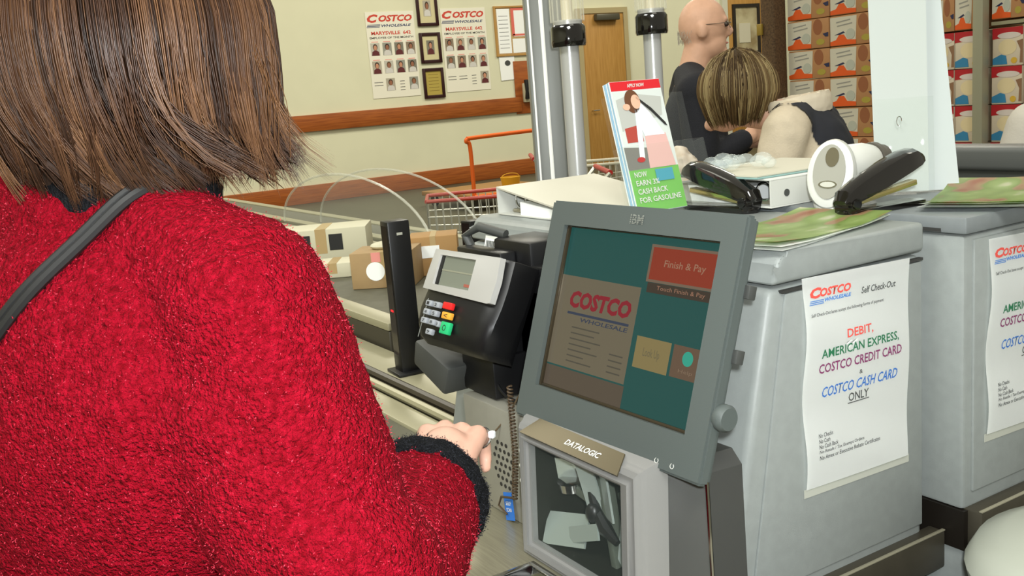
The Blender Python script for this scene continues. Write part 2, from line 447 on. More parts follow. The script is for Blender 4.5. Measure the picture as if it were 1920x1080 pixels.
flat('red_band', s, mat('notice_red', (226, 110, 96), .6), .36, .74, .80, .84, .0165); flat('red_band', s, MATS['notice_red'], .36, .42, .36, .80, .0165); flat('red_band', s, MATS['notice_red'], .38, .74, .35, .385, .0165)
obj('pinned_sheet', b2(BM(), .36, .74, .05, .3, .013, .016), PAPER, p)
p = thing('wall_notice', 'small white notice hanging below the cork board', 'notice', M=frame((9.63, 15.79, 1.74), (0, -1, 0), (1, -0.0, .04)))
obj('sheet', b2(BM(), 0, .32, 0, .42, 0, .004), PAPER, p); bm = BM(); disc(bm, (.17, .3, .0045), .06, .05, .001); obj('printed_mark', bm, INK, p)
p = thing('wall_phone', 'dark wall telephone on a wooden backboard beside the grey column', 'telephone', M=frame((9.9, 15.79, 1.12), (0, -1, 0), (1, 0, 0)))
obj('backboard', b2(BM(), 0, .5, 0, .95, 0, .02, .004), WOOD, p)
obj('phone_body', b2(BM(), .14, .4, .2, .55, .02, .1, .02), mat('phone_body', (196, 190, 160), .4), p)
obj('handset', tube(BM(), [(.19, .27, .12), (.17, .4, .15), (.19, .6, .12)], [.05, .03, .05], 10), BLACK, p)

# ------------------------------------------------------------------ shelf of packs far right (faces -X at X = 7)
def pack(name, w, h, dp, lab, cat, kind):
    p = thing(name, lab, cat)
    body = {'o': mat('carton_kraft', (176, 128, 84), .7), 'r': mat('pack_white', (214, 200, 178), .4)}[kind]
    obj('carton' if kind == 'o' else 'wrapper', b2(BM(), 0, w, 0, h-.006, -dp, 0, .006), body, p)
    if kind == 'o':
        wh = mat('carton_white', (206, 200, 182), .7)
        bm = BM(); prism(bm, [(.0, .02), (w*.57, .02), (w*.60, h*.93), (0, h*.93)], (0, 0, .0005), X3, Y3, Z3*.001); obj('white_panel', bm, wh, p)
        bm = BM(); prism(bm, [(0, .006), (w*.58, .006), (w*.58, h*.16), (w*.38, h*.19), (w*.31, h*.36), (w*.2, h*.36), (w*.13, h*.2), (0, h*.15)], (0, 0, .0018), X3, Y3, Z3*.001); obj('orange_band', bm, mat('carton_orange', (222, 90, 28), .6), p)
        bm = BM(); disc(bm, (w*.46, h*.36, .003), w*.1, h*.17, .001); obj('pale_roundel', bm, mat('carton_pale', (182, 184, 170), .6), p)
        bm = BM(); prism(bm, [(w*.1, h*.36), (w*.3, h*.46), (w*.34, h*.42), (w*.22, h*.36)], (0, 0, .003), X3, Y3, Z3*.001); obj('navy_flash', bm, mat('carton_navy', (40, 44, 78), .6), p)
        bm = BM(); prism(bm, [(w*.86, h*.46), (w*.99, h*.5), (w*.99, h*.36), (w*.92, h*.36)], (0, 0, .003), X3, Y3, Z3*.001); obj('navy_flash', bm, MATS['carton_navy'], p)
        for q, (a, b_) in enumerate(((.14, .46), (.16, .5))):
            bm = BM(); prism(bm, [(w*a, h*(.78-q*.12)), (w*b_, h*(.84-q*.12)), (w*b_, h*(.80-q*.12)), (w*a, h*(.74-q*.12))], (0, 0, .0018), X3, Y3, Z3*.001); obj('lettering_line', bm, mat('carton_ink', (150, 148, 140), .6), p)
        bm = BM(); disc(bm, (w*.74, h*.7, .0005), w*.11, h*.26, .001); obj('face_print', bm, mat('carton_face', (148, 92, 58), .7), p)
        bm = BM(); disc(bm, (w*.8, h*.2, .0005), w*.1, h*.1, .001); obj('yellow_badge', bm, mat('carton_yellow', (168, 152, 62), .6), p)
    else:
        bm = BM(); prism(bm, [(0, h*.7), (w, h*.78), (w, h*.985), (0, h*.985)], (0, 0, .0005), X3, Y3, Z3*.001); obj('red_band', bm, mat('pack_red', (178, 32, 40), .5), p)
        bm = BM(); disc(bm, (w*.55, h*.78, .0016), w*.38, h*.08, .001); obj('brand_panel', bm, mat('pack_brand', (216, 204, 196), .5), p)
        bm = BM(); disc(bm, (w*.5, h*.48, .0005), w*.3, h*.2, .001); obj('figure_print', bm, mat('pack_cream', (224, 206, 164), .5), p)
        bm = BM(); prism(bm, [(w*.9, h*.06), (w*1.0, h*.06), (w*1.0, h*.66), (w*.8, h*.62), (w*.92, h*.4)], (0, 0, .0005), X3, Y3, Z3*.001); obj('brown_patch', bm, mat('pack_brown', (140, 104, 76), .6), p)  # brown patch down the right side of the pack front
        bm = BM(); prism(bm, [(w*.02, h*.04), (w*.5, h*.04), (w*.46, h*.26), (w*.3, h*.3), (w*.02, h*.2)], (0, 0, .0018), X3, Y3, Z3*.001); obj('blue_patch', bm, mat('pack_blue', (54, 128, 170), .5), p)
        bm = BM(); disc(bm, (w*.72, h*.13, .0018), w*.1, h*.08, .001); obj('yellow_dot', bm, mat('pack_yellow', (210, 170, 60), .5), p)
    return p
PKO = pack('diaper_carton', .462, .256, .5, '', 'carton', 'o')
PKR = pack('diaper_pack', .235, .276, .4, '', 'pack', 'r')
first = {'o': True, 'r': True}
def put(proto, key, Y, z, lab, grp, X=7.0):
    M = frame((X+random.uniform(-.01, .01), Y, z), (-1, 0, 0), (0, -1, 0))
    if first[key]:
        first[key] = False; proto.matrix_world = M; WM[proto.name] = M; proto['label'] = lab; proto['group'] = grp
        return proto
    return copy_tree(proto, M, lab, grp)
ORD = ['first', 'second', 'third', 'fourth', 'fifth', 'sixth', 'seventh', 'eighth', 'ninth', 'tenth']
colname = ['leftmost column by the brown post', 'middle column', 'column partly behind the white card']
for c in range(3):
    for k in range(10):
        put(PKO, 'o', 6.49-c*.47, .133+k*.256, 'orange banded kraft diaper carton, %s row up, %s' % (ORD[k], colname[c]), 'orange banded diaper cartons')
for c in range(2):
    for k in range(6):
        put(PKR, 'r', 5.07-c*.24, .015+k*.276+.01, 'red topped diaper pack left of steel upright, %s row up, %s' % (ORD[k], ('farther one', 'nearer one')[c]), 'red topped diaper packs')
    for k in range(3):
        M = frame((7.0, 5.07-c*.24, 1.69+k*.256), (-1, 0, 0), (0, -1, 0)) @ Matrix.Diagonal((.5, 1, 1, 1))
        copy_tree(PKO, M, 'narrow orange banded carton on top of red packs, %s row of three, %s one' % (ORD[k], ('farther', 'nearer')[c]), 'narrow orange cartons above red packs')
for c in range(4):
    for k in range(6):
        put(PKR, 'r', 4.53-c*.26, .015+k*.276+.01, 'red topped diaper pack right of steel upright, %s row up, %s column' % (ORD[k], ORD[c]), 'red topped diaper packs')
    for k in range(3):
        M = frame((7.0, 4.53-c*.26, 1.74+k*.256), (-1, 0, 0), (0, -1, 0)) @ Matrix.Diagonal((.54, 1, 1, 1))
        copy_tree(PKO, M, 'narrow orange carton right of steel upright, %s row of three, %s column' % (ORD[k], ORD[c]), 'narrow orange cartons above red packs')
    o = obj('shelf_board', b2(BM(), 6.99, 7.4, 4.53-c*.26-.25, 4.53-c*.26, 1.70, 1.725), PALE, base=(7.2, 4.4-c*.26, 1.70))
    tag(o, 'pale shelf board under narrow cartons, %s section right of the upright' % ORD[c], 'shelf', 'pale shelf boards')
o = obj('pallet', b2(b2(b2(b2(BM(), 7.0, 7.5, 5.08, 6.49, .09, .13), 7.02, 7.48, 5.1, 5.2, 0, .09), 7.02, 7.48, 5.75, 5.85, 0, .09), 7.02, 7.48, 6.35, 6.45, 0, .09), mat('pallet_wood', (170, 134, 88), .7), base=(7.25, 5.8, 0))
tag(o, 'wooden pallet under the orange banded cartons', 'pallet')
o = thing('rack_upright', 'pale steel shelving upright between the red packs', 'shelving', (6.95, 4.575, 0))
obj('post', b2(BM(), 6.9, 6.98, 4.54, 4.62, .01, 3.2, .004), mat('rack_steel', (160, 158, 136), .45, .2), o, True); obj('foot_plate', b2(BM(), 6.88, 7.0, 4.53, 4.63, 0, .01), mat('rack_steel', (0, 0, 0)), o, True)
o = thing('cardboard_post', 'tall brown speckled cardboard post left of the orange cartons', 'post', (6.93, 6.58, 0))
bm = BM(); prism(bm, rrect(.17, .17, .03, 3, 6.93, 6.6), (0, 0, 0), X3, Y3, Z3*3.2); obj('post', bm, mat('brown_speckle', (104, 80, 54), .8, rgb2=(70, 52, 34), vs=60), o, True)
obj('orange_tag', b2(BM(), 6.83, 6.843, 6.53, 6.68, 1.30, 1.43), mat('tag_orange', (170, 92, 44), .6), o, True)
obj('yellow_clip', b2(BM(), 6.82, 6.843, 6.64, 6.70, 1.83, 1.93, .004), mat('clip_yellow', (150, 124, 46), .5), o, True)

# ------------------------------------------------------------------ kiosks
SL = .23           # forward slope of the customer side
def kiosk_front(z): return .815+(z-.878)*SL
k1 = thing('self_checkout_kiosk', 'grey self-checkout kiosk with sloped front holding the touch monitor', 'kiosk', (1.0, 1.25, 0))
Y0, Y1 = .874, 1.63
zt, zc = 1.28, 1.235
prof = [(kiosk_front(.79), .79), (kiosk_front(zc), zc), (1.195, zc), (1.195, .79)]
bm = BM(); prism(bm, prof, (0, Y0, 0), X3, Z3, Y3*(Y1-Y0), .012, 3); obj('body', bm, GREY, k1, True)
xf = kiosk_front(zc+.004)
prof = [(xf, zc+.004)] + arc(xf+.03, zt-.022, .022, 180, 90, 5) + [(1.195, zt), (1.195, zc+.004)]
bm = BM(); prism(bm, prof, (0, Y0-.004, 0), X3, Z3, Y3*(Y1-Y0+.008), .007, 3); obj('top_cover', bm, GREY, k1, True)
bm = BM(); b2(bm, kiosk_front(.8)+.02, 1.19, Y0+.02, Y1, 0, .79); obj('base_cabinet', bm, GREY, k1, True)
zd0, zd1 = .835, 1.226
bm = BM(); prism(bm, [(.846, zd0), (.921, zd1), (1.188, zd1), (1.188, zd0)], (0, Y0-.004, 0), X3, Z3, Y3*.005, .002, 2); obj('door_panel', bm, GREY, k1, True)
bm = BM(); b2(bm, kiosk_front(zd1)+.02, 1.19, Y0-.0045, Y0+.003, zd1+.0015, zd1+.005); obj('door_gap', bm, mat('gap_dark', (52, 52, 50), .6), k1, True)
bm = BM(); b2(bm, .80, 1.2155, Y0-.022, Y0+.005, .765, .822, .003); obj('bumper_rail', bm, BRONZE, k1, True)
bm = BM(); b2(bm, .80, 1.2150, Y0-.0225, Y0-.017, .8222, .8245, .0006); obj('bumper_cap', bm, mat('bumper_edge', (130, 126, 108), .4), k1, True)
# asset label, with bars, on the far shoulder of the sloped front
nrm = V((-1, 0, SL)).normalized()
Lb = frame((kiosk_front(1.236)-.002, 1.535, 1.236), nrm, (0, -1, 0))
lb = obj('asset_label', b2(BM(), -.032, .032, -.0145, .0145, .0, .0006).copy() if False else (lambda b: (b.transform(Lb), b)[1])(b2(BM(), -.032, .032, -.0145, .0145, .003, .0036)), PAPER, k1, True)
bm = BM(); x = -.028; rnd = random.Random(4)
while x < .024:
    w = rnd.choice((.0008, .0016, .0024)); b2(bm, x, x+w, -.012, .006, .0037, .0040); x += w+rnd.choice((.0008, .0014))
bm.transform(Lb); obj('bar_code_bars', bm, INK, lb, True)
# cam lock with key on the sloped front
zl = .845; Lk = frame((kiosk_front(zl), .935, zl), nrm, (0, -1, 0))
lk = obj('cam_lock', (lambda b: (b.transform(Lk), b)[1])(lathe(BM(), [(0, 0), (.017, 0), (.017, .004), (.012, .006), (.012, .022), (.009, .024), (0, .024)], n=24)), CHROME, k1, True)
bm = BM(); box(bm, (0, 0, .03), (.03, .006, .014), None, .001); box(bm, (.016, -.003, .026), (.02, .012, .012), None, .002); box(bm, (-.018, .002, .03), (.01, .012, .012), None, .002)
bm.transform(Lk); obj('lock_lever', bm, mat('nickel', (150, 140, 120), .25, 1), lk, True)

k2 = thing('self_checkout_kiosk', 'grey kiosk standing behind and right of the monitor kiosk, cut by the frame edge', 'kiosk', (1.5, 1.2, 0))
X2, Y2 = 1.22, .827
bm = BM(); b2(bm, X2, 1.56, Y2, 1.63, .86, 1.26, .006, 2); obj('body', bm, GREY, k2, True)
bm = BM(); b2(bm, X2-.004, 1.566, Y2-.006, 1.64, 1.262, 1.286, .004, 2); obj('lid', bm, GREYD, k2, True)
for q, yy in enumerate((.86, 1.06)):
    bm = BM(); b2(bm, X2-.0055, X2-.003, yy, yy+.14, 1.264, 1.269); obj('lid_slot', bm, MATS['gap_dark'], k2, True)
bm = BM(); b2(bm, X2-.003, X2+.1, Y2-.004, 1.6, .80, .86); obj('toe_band', bm, mat('toe_black', (24, 20, 16), .4), k2, True)
bm = BM(); b2(bm, X2+.006, 1.58, Y2-.026, Y2+.005, .80, .862, .003); obj('bumper_rail', bm, BRONZE, k2, True)
bm = BM(); b2(bm, X2+.006, 1.578, Y2-.0265, Y2-.021, .8622, .8645, .0006); obj('bumper_cap', bm, MATS['bumper_edge'], k2, True)
bm = BM(); b2(bm, X2+.004, 1.55, Y2+.004, 1.6, 0, .80, .003); obj('base_cabinet', bm, GREY, k2, True)
bm = BM(); b2(bm, X2+.018, 1.545, Y2-.004, Y2+.002, .885, 1.253, .002); obj('door_panel', bm, GREY, k2, True)

# taped signs
def sign(o, lab):
    p = thing('paper_sign', lab, 'sign', M=frame(o, (0, -1, 0), (1, 0, -.024)), group='payment notices taped to the kiosks')
    w, h = .207, .283
    bm = BM(); nx, ny = 8, 24; g = []
    def wav(u, v): return .0022*math.sin(v*11+u*2)*(1-.3*u) + .0028
    def xw(u, v): return u*w + .0022*math.sin(v*9+1)*(1-u)
    for j in range(ny+1): g.append([bm.verts.new((xw(i/nx, j/ny), j/ny*h, wav(i/nx, j/ny))) for i in range(nx+1)])
    for j in range(ny):
        for i in range(nx): bm.faces.new((g[j][i], g[j][i+1], g[j+1][i+1], g[j+1][i]))
    r = bmesh.ops.solidify(bm, geom=bm.faces[:], thickness=.0004)
    obj('sheet', bm, PAPER, p)
    # clear tape sleeve showing below the sheet
    bm = BM(); b2(bm, .0, w+.006, -.012, .0, .0002, .0008); obj('plastic_sleeve_edge', bm, mat('sleeve', (176, 178, 168), .12), p)
    def T(n, body, m, u0, u1, v0, v1, bold=.014, shear=0):
        o = text(n, body, p, m, (u0+u1)/2*w, h*(1-(v0+v1)/2), (u1-u0)*w, (v1-v0)*h, 0, bold, shear)
        for vt in o.data.vertices:
            u, v = vt.co.x/w, vt.co.y/h
            vt.co.z = wav(u, v)+.0006
        return o
    RS = mat('sign_red', (224, 84, 74), .6); BS = mat('sign_blue', (66, 128, 206), .6)
    T('logo_lettering', 'OSTCO', RS, .15, .437, .060, .100, .04, .22); T('logo_initial', 'C', RS, .06, .165, .053, .102, .05, .22)
    T('logo_subline', 'WHOLESALE', BS, .19, .437, .107, .125, .03, .22)
    for q in range(3):
        flat('logo_stripe', p, BS, (.06-.004*q)*w, .18*w, h*(1-.112-.008*q)-.0006, h*(1-.112-.008*q)+.0004, wav(.1, .88)+.0006, .0002)
    T('lettering', 'Self Check-Out', INK, .535, .868, .094, .126, .012, .2)
    T('lettering', 'Self Check-Out lanes accept the following forms of payment', INKD, .061, .75, .170, .190, .004, .1)
    T('lettering', 'DEBIT,', RS, .385, .635, .276, .324)
    T('lettering', 'AMERICAN EXPRESS,', GREEN, .146, .89, .345, .395)
    T('lettering', 'COSTCO CREDIT CARD', PURPLE, .127, .917, .413, .459)
    T('lettering', '&', INK, .505, .535, .487, .508)
    T('lettering', 'COSTCO CASH CARD', BLUE, .165, .88, .528, .578, .01, .25)
    T('lettering', 'ONLY', INK, .413, .605, .592, .634, .01)
    flat('underline', p, INK, .405*w, .61*w, h*(1-.643), h*(1-.639), wav(.5, .36)+.0006, .0002)
    for q, s in enumerate(('No Checks', 'No Cash', 'No Cash Back', 'No Resale / Tax Exempt Orders', 'No Amex or Executive Rebate Certificates')):
        v = .745+q*.0265
        T('lettering', s, INKD, .12, .12+.0152*len(s)*(.98 if q != 4 else .97), v, v+.020, .004, .12)
    return p
sign((.943, .8695, .958), 'white payment notice taped to the kiosk beside the monitor, fully in view')
sign((1.262, .8225, .966), 'white payment notice on the far right kiosk, cut off by the frame edge')

# ------------------------------------------------------------------ touch monitor
def facing(yaw, tilt):
    y, t = R(yaw), R(tilt)
    return V((-math.cos(t)*math.cos(y), -math.cos(t)*math.sin(y), math.sin(t))), V((math.sin(y), -math.cos(y), 0))
n, wv = facing(1.5, 18)
MM = frame((.7525, .999, 1.197), n, wv)
mo = thing('touch_monitor', 'dark grey touch monitor with checkout screen tilted on the kiosk', 'monitor', M=MM)
bw, bh = .378, .312; sw, sh, sy = .304, .228, .0085
bm = BM()
# bezel ring: four mitred bars sloping inward
o4 = [(-bw/2, bh/2), (bw/2, bh/2), (bw/2, -bh/2), (-bw/2, -bh/2)]
i4 = [(-sw/2, sy+sh/2), (sw/2, sy+sh/2), (sw/2, sy-sh/2), (-sw/2, sy-sh/2)]
def ring(pts, z): return [bm.verts.new((a, b, z)) for a, b in pts]
ob, of, if_, ib = ring(o4, -.012), ring(o4, 0), ring(i4, 0), ring(i4, -.012)
for a, b in ((ob, of), (of, if_), (if_, ib)):
    for q in range(4): bm.faces.new((a[q], a[(q+1) % 4], b[(q+1) % 4], b[q]))
bmesh.ops.bevel(bm, geom=[e for e in bm.edges if all(v in of for v in e.verts) or (e.verts[0] in ob and e.verts[1] in of) or (e.verts[1] in ob and e.verts[0] in of)], offset=.003, segments=2, affect='EDGES')
obj('bezel', bm, MON, mo)
bm = BM(); b2(bm, -bw/2+.004, bw/2-.004, -bh/2+.004, bh/2-.004, -.022, -.0135, .002); b2(bm, -bw*.36, bw*.36, -bh*.36, bh*.36, -.07, -.02, .01); obj('housing', bm, MON, mo)
bm = BM(); t = .004
for (a, b, c, d_) in ((-sw/2, -sw/2+t, sy-sh/2, sy+sh/2), (sw/2-t*.4, sw/2, sy-sh/2, sy+sh/2)): b2(bm, a, b, c, d_, -.012, -.006, .001)
for (c, d_) in ((sy-sh/2, sy-sh/2+t), (sy+sh/2-t*.4, sy+sh/2)): b2(bm, -sw/2, sw/2, c, d_, -.012, -.007, .001)
obj('screen_gasket', bm, mat('gasket_bronze', (70, 62, 48), .2, .5), mo)
def glow(name, rgb, e=.55):
    m = mat('screen_'+name, rgb, .22, emis=e*1.6, spec=.3)
    m.node_tree.nodes['Principled BSDF'].inputs['Base Color'].default_value = (.004, .004, .004, 1)
    return m
scr = obj('screen', b2(BM(), -sw/2, sw/2, sy-sh/2, sy+sh/2, -.0135, -.011), glow('teal', (28, 76, 72)), mo)
def S(name, m, u0, u1, v0, v1, z): return flat(name, scr, m, -sw/2+u0*sw, -sw/2+u1*sw, sy+sh/2-v1*sh, sy+sh/2-v0*sh, -.011+z, .0002)
def ST(body, m, u0, u1, v0, v1, z=.0012, bold=0, shear=0):
    return text('screen_lettering', body, scr, m, -sw/2+(u0+u1)/2*sw, sy+sh/2-(v0+v1)/2*sh, (u1-u0)*sw, (v1-v0)*sh, -.011+z, bold, shear)
S('receipt_area', glow('receipt', (104, 96, 78)), .0, .565, .30, .85, .0002)
S('receipt_footer', glow('footer', (84, 74, 62)), .0, .57, .86, 1, .0002)
ST('COSTCO', glow('red', (116, 22, 36), .7), .10, .53, .385, .49, .0006, .05, .15)
S('receipt_bar', glow('navy', (50, 58, 76)), .10, .53, .515, .53, .0006)
ST('WHOLESALE', glow('navy', (50, 58, 76)), .20, .53, .54, .565, .0006, .02, .1)
for q in range(7):
    S('receipt_line', glow('grey', (76, 72, 62)), .15, .15+(.20, .17, .22, .16, .21, .12, .18)[q], .60+q*.034, .608+q*.034, .0006)
    if q > 2: S('receipt_price', glow('grey', (0, 0, 0)), .44, .53, .60+q*.034, .608+q*.034, .0006)
S('button_border', glow('border', (112, 94, 78)), .585, 1, .05, .26, .0002)
S('red_button', glow('brick', (124, 46, 30), .65), .60, .988, .065, .245, .0006)
ST('Finish & Pay', glow('pale', (150, 110, 88)), .68, .92, .13, .18, .001, .01, .05)
S('caption_strip', glow('brown', (60, 50, 42)), .60, 1, .262, .318, .0004)
ST('Touch Finish & Pay', glow('pale', (0, 0, 0)), .66, .94, .275, .305, .0008)
S('tan_button', glow('tan', (128, 114, 74)), .597, .806, .563, .738, .0004)
S('brown_button', glow('mocha', (98, 78, 62)), .822, 1, .563, .735, .0004)
ST('Look Up', glow('tanink', (98, 92, 70)), .65, .75, .62, .68)
bm = BM(); disc(bm, (-sw/2+.91*sw, sy+sh/2-.625*sh, -.0102), .009, .009, .0002); obj('button_icon', bm, glow('icon', (40, 130, 110), .8), scr)
ST('Help', glow('mochaink', (124, 104, 84)), .87, .95, .685, .71)
# maker's striped mark, power marks
bm = BM()
SIL = mat('badge_silver', (168, 172, 168), .3, .6)
bd = text('brand_badge', 'IBM', mo, SIL, 0, bh/2-.017, .026, .0125, .0006, .02)
bm = BM()
for q in range(4): b2(bm, -.0135, .0135, bh/2-.0222+q*.0028, bh/2-.0214+q*.0028, .0003, .0009)
obj('badge_stripe', bm, MON, bd)
for q, xx in enumerate((.115, .142)):
    bm = BM(); tube(bm, [(xx+.003*math.cos(a*math.pi/6+2), -bh/2+.011+.003*math.sin(a*math.pi/6+2), .0006) for a in range(11)], .0004, 5); obj('power_mark', bm, WHITEPL, mo)
bm = BM(); lathe(bm, [(0, 0), (.014, 0), (.016, .004), (.016, .012), (.013, .016), (0, .016)], (bw/2-.004, -.075, -.016), axes((1, 0, 0), (0, 1, 0))); obj('tilt_knob', bm, MON, mo)
for yy in (-.005, .07): bm = BM(); box(bm, (bw/2-.002, yy, -.024), (.012, .016, .012), None, .001); obj('side_tab', bm, DKGREY, mo)
bm = BM(); b2(bm, -.05, .05, -.06, .06, -.143, -.07, .006); obj('mounting_arm', bm, DKGREY, mo)

# ------------------------------------------------------------------ counter and upright scanner
ct = thing('bagging_counter', 'brushed steel counter in front of the upright scanner', 'counter', (.6, 1.1, 0))
bm = BM(); b2(bm, .42, .79, .45, 1.63, .835, .855, .004); obj('steel_top', bm, STEEL, ct, True)
bm = BM(); b2(bm, .46, .79, .5, 1.62, 0, .835); obj('cabinet', bm, GREY, ct, True)
bm = BM(); b2(bm, .50, .655, .84, 1.10, .8555, .858, .001); gl = obj('scan_glass', bm, mat('scan_glass', (14, 16, 18), .06, coat=.5), ct, True)
bm = BM()
for a in ((.49, .50, .83, 1.11), (.655, .665, .83, 1.11), (.5, .655, .83, .84), (.5, .655, 1.10, 1.11)): b2(bm, *a, .855, .86, .001)
obj('scan_glass_frame', bm, CHROME, ct, True)

sn = thing('upright_scanner', 'grey upright barcode scanner with dark window below the monitor', 'scanner', M=frame((.675, .995, .8555), (-1, 0, .05), (0, -1, 0)))
# local: x right, y up, z out
SHELL = mat('scanner_shell', (124, 124, 122), .38, bump=.03, bs=800)
ww0, ww1, wh0, wh1 = -.135, .072, .022, .165
bm = BM()
def rg(x0, x1, y0, y1, z): return [bm.verts.new(p) for p in ((x0, y0, z), (x1, y0, z), (x1, y1, z), (x0, y1, z))]
A = rg(-.165, .120, 0, .207, -.036); B = rg(-.160, .110, 0, .196, -.006); B2 = rg(-.152, .097, .002, .180, .006); Cc = rg(ww0, ww1, wh0, wh1, .002); Dd = rg(ww0, ww1, wh0, wh1, -.012)
for a, b in ((A, B), (B, B2), (B2, Cc), (Cc, Dd)):
    for q in range(4): bm.faces.new((a[q], a[(q+1) % 4], b[(q+1) % 4], b[q]))
bmesh.ops.bevel(bm, geom=[e for e in bm.edges if e.calc_length() > .1 and abs(e.verts[0].co.z-e.verts[1].co.z) < .001], offset=.006, segments=3, affect='EDGES')
obj('window_surround', bm, SHELL, sn)
bm = BM(); op = [(-.163, 0), (.165, 0), (.152, .19), (.135, .206), (-.15, .206), (-.163, .19)]
ra_ = [bm.verts.new((a if a < 0 else a*.72, b, -.033)) for a, b in op]; rm_ = [bm.verts.new((a, b, -.068)) for a, b in op]; rb_ = [bm.verts.new((a, b, -.125)) for a, b in op]
for u_, w_ in ((ra_, rm_), (rm_, rb_)):
    for q in range(6): bm.faces.new((u_[q], u_[(q+1) % 6], w_[(q+1) % 6], w_[q]))
bm.faces.new(rb_); bmesh.ops.solidify(bm, geom=bm.faces[:], thickness=-.002)
obj('rear_housing', bm, mat('scanner_rear', (100, 101, 98), .4, .2), sn)
# chrome tube added to draw a bright highlight line along the near side
obj('highlight_edge', tube(BM(), [(.1645, 0, -.068), (.161, .06, -.068), (.156, .13, -.068), (.1515, .19, -.068)], .0028, 8), CHROME, sn)
BL_ = frame((0, .191, -.003), V((0, .78, .62)), (1, 0, 0))
bm = BM(); prism(bm, [(-.140, -.014), (.080, -.014), (.066, .016), (-.122, .016)], (0, 0, .001), X3, Y3, Z3*.002); bm.transform(BL_); tb = obj('metal_brow', bm, mat('brow_metal', (104, 96, 76), .28, .7), sn)
text('maker_lettering', 'DATALOGIC', sn, mat('brow_letter', (214, 216, 212), .3), -.005, 0, .075, .0085, .0034, .02, .2, L=BL_)
bm = BM(); b2(bm, ww0, ww1, wh0, wh1, -.0045, -.002); obj('window_glass', bm, clear('scanner_glass', (150, 165, 160), .03, .02), sn)
# cavity behind the glass with its mirrors and brackets
for c_, s_, rz_ in (((-.075, .10, -.055), (.1, .012, .02), -8), ((-.012, .085, -.05), (.012, .14, .02), 14), ((.03, .13, -.06), (.06, .01, .02), 20), ((-.09, .135, -.06), (.07, .05, .004), -6)):
    bm = BM(); box(bm, c_, s_, Matrix.Rotation(R(rz_), 4, 'Z'), .002); obj('optics_bracket', bm, mat('bracket_green', (84, 90, 80), .4), sn)
bm = BM(); zz = -.09
q4 = lambda x0, x1, y0, y1, z: [bm.verts.new(p) for p in ((x0, y0, z), (x1, y0, z), (x1, y1, z), (x0, y1, z))]
a, b = q4(ww0, ww1, wh0, wh1, -.012), q4(ww0+.01, ww1-.01, wh0+.005, wh1-.005, zz)
for q in range(4): bm.faces.new((a[q], a[(q+1) % 4], b[(q+1) % 4], b[q]))
bm.faces.new(b)
bmesh.ops.solidify(bm, geom=bm.faces[:], thickness=-.001)
obj('optics_cavity', bm, mat('cavity_dark', (44, 44, 38), .35), sn)
MIR = mat('mirror', (170, 180, 174), .2, .3); MIRW = mat('mirror_pale', (146, 156, 150), .2, .25)
for (c, s_, rz, rx, ry) in (((-.035, .118, -.035), (.026, .085, .003), 8, 12, 20), ((-.002, .122, -.035), (.030, .065, .003), 6, 5, -20),
                            ((-.09, .048, -.03), (.085, .046, .003), 16, -25, 10), ((-.045, .058, -.028), (.07, .022, .003), 22, -10, 0),
                            ((-.105, .12, -.05), (.04, .05, .003), -10, 15, 30), ((.012, .05, -.05), (.012, .085, .003), -8, 0, 40), ((.035, .055, -.06), (.04, .06, .003), -20, -15, -20)):
    bm = BM(); box(bm, c, s_, Matrix.Rotation(R(rz), 4, 'Z') @ Matrix.Rotation(R(rx), 4, 'X') @ Matrix.Rotation(R(ry), 4, 'Y'))
    obj('mirror', bm, MIR if s_[0] < .05 else MIRW, sn)
bm = BM(); tube(bm, [(-.06, .15, -.04), (-.025, .095, -.035), (-.005, .075, -.035), (.02, .065, -.035)], [.003, .007, .010, .004], 8); ell(bm, (-.028, .092, -.032), (.012, .014, .01)); obj('laser_motor', bm, BLACK, sn)
bm = BM(); lathe(bm, [(0, 0), (.014, 0), (.014, .03), (0, .03)], (-.115, .155, -.05), axes((0, 1, 0), (1, 0, 0))); obj('orange_lens', bm, mat('lens_orange', (196, 92, 34), .3), sn)
bm = BM(); lathe(bm, [(0, 0), (.022, 0), (.022, .012), (.014, .016), (0, .016)], (-.105, .10, -.055), axes((0, 1, .2), (1, 0, 0))); obj('spinner_rim', bm, CHROME, sn)
for z_ in (0, .008): bm = BM(); lathe(bm, [(.014, 0), (.019, .002), (.019, .005), (.014, .006)], (.054, .056, -.06+z_), axes((.3, .2, 1), (1, 0, 0))); obj('lens_ring', bm, CHROME, sn)
for q in range(3): bm = BM(); ell(bm, (-.1575, .15-.022*q, -.002), (.003, .004, .003), None, 10, 8); obj('side_stud', bm, LGREY, sn)

# speaker box with punched grille, cable, tag
sp = thing('speaker_box', 'pale grey metal box with punched speaker holes left of the scanner', 'speaker', (.76, 1.27, .855))
bm = BM(); b2(bm, .722, .798, 1.15, 1.385, .855, 1.031, .003); obj('casing', bm, mat('speaker_casing', (136, 134, 123), .4, var=.03, vs=40), sp, True)
HOLE = mat('hole_dark', (40, 38, 34), .7)
proto = None
for i in range(5):
    for j in range(7):
        yy = 1.295-i*.0125-(j % 2)*.006; zz = .905+j*.0115
        if i in (0, 4) and j in (0, 6): continue
        if proto is None:
            bm = BM(); lathe(bm, [(0, 0), (.0032, 0), (.0032, .0012), (0, .0012)], (0, 0, 0), axes((-1, 0, 0), (0, 1, 0)), 10)
            proto = obj('speaker_hole', bm, HOLE, sp)
            h = proto
        else:
            h = proto.copy(); COL.objects.link(h); h.parent = sp
        h.location = (.7222-.76, yy-1.27, zz-.855)
o = thing('coiled_cable', 'brown coiled cable hanging between the speaker box and scanner', 'cable', (.715, 1.205, .9))
hel = []
for i in range(400):
    t = i/399; a = t*2*math.pi*34
    c = V((.712, 1.215+.035*max(0, t-.55)**1.2, 1.08-.18*t))
    hel.append(c+V((math.cos(a)*.0036, math.sin(a)*.0036, 0)))
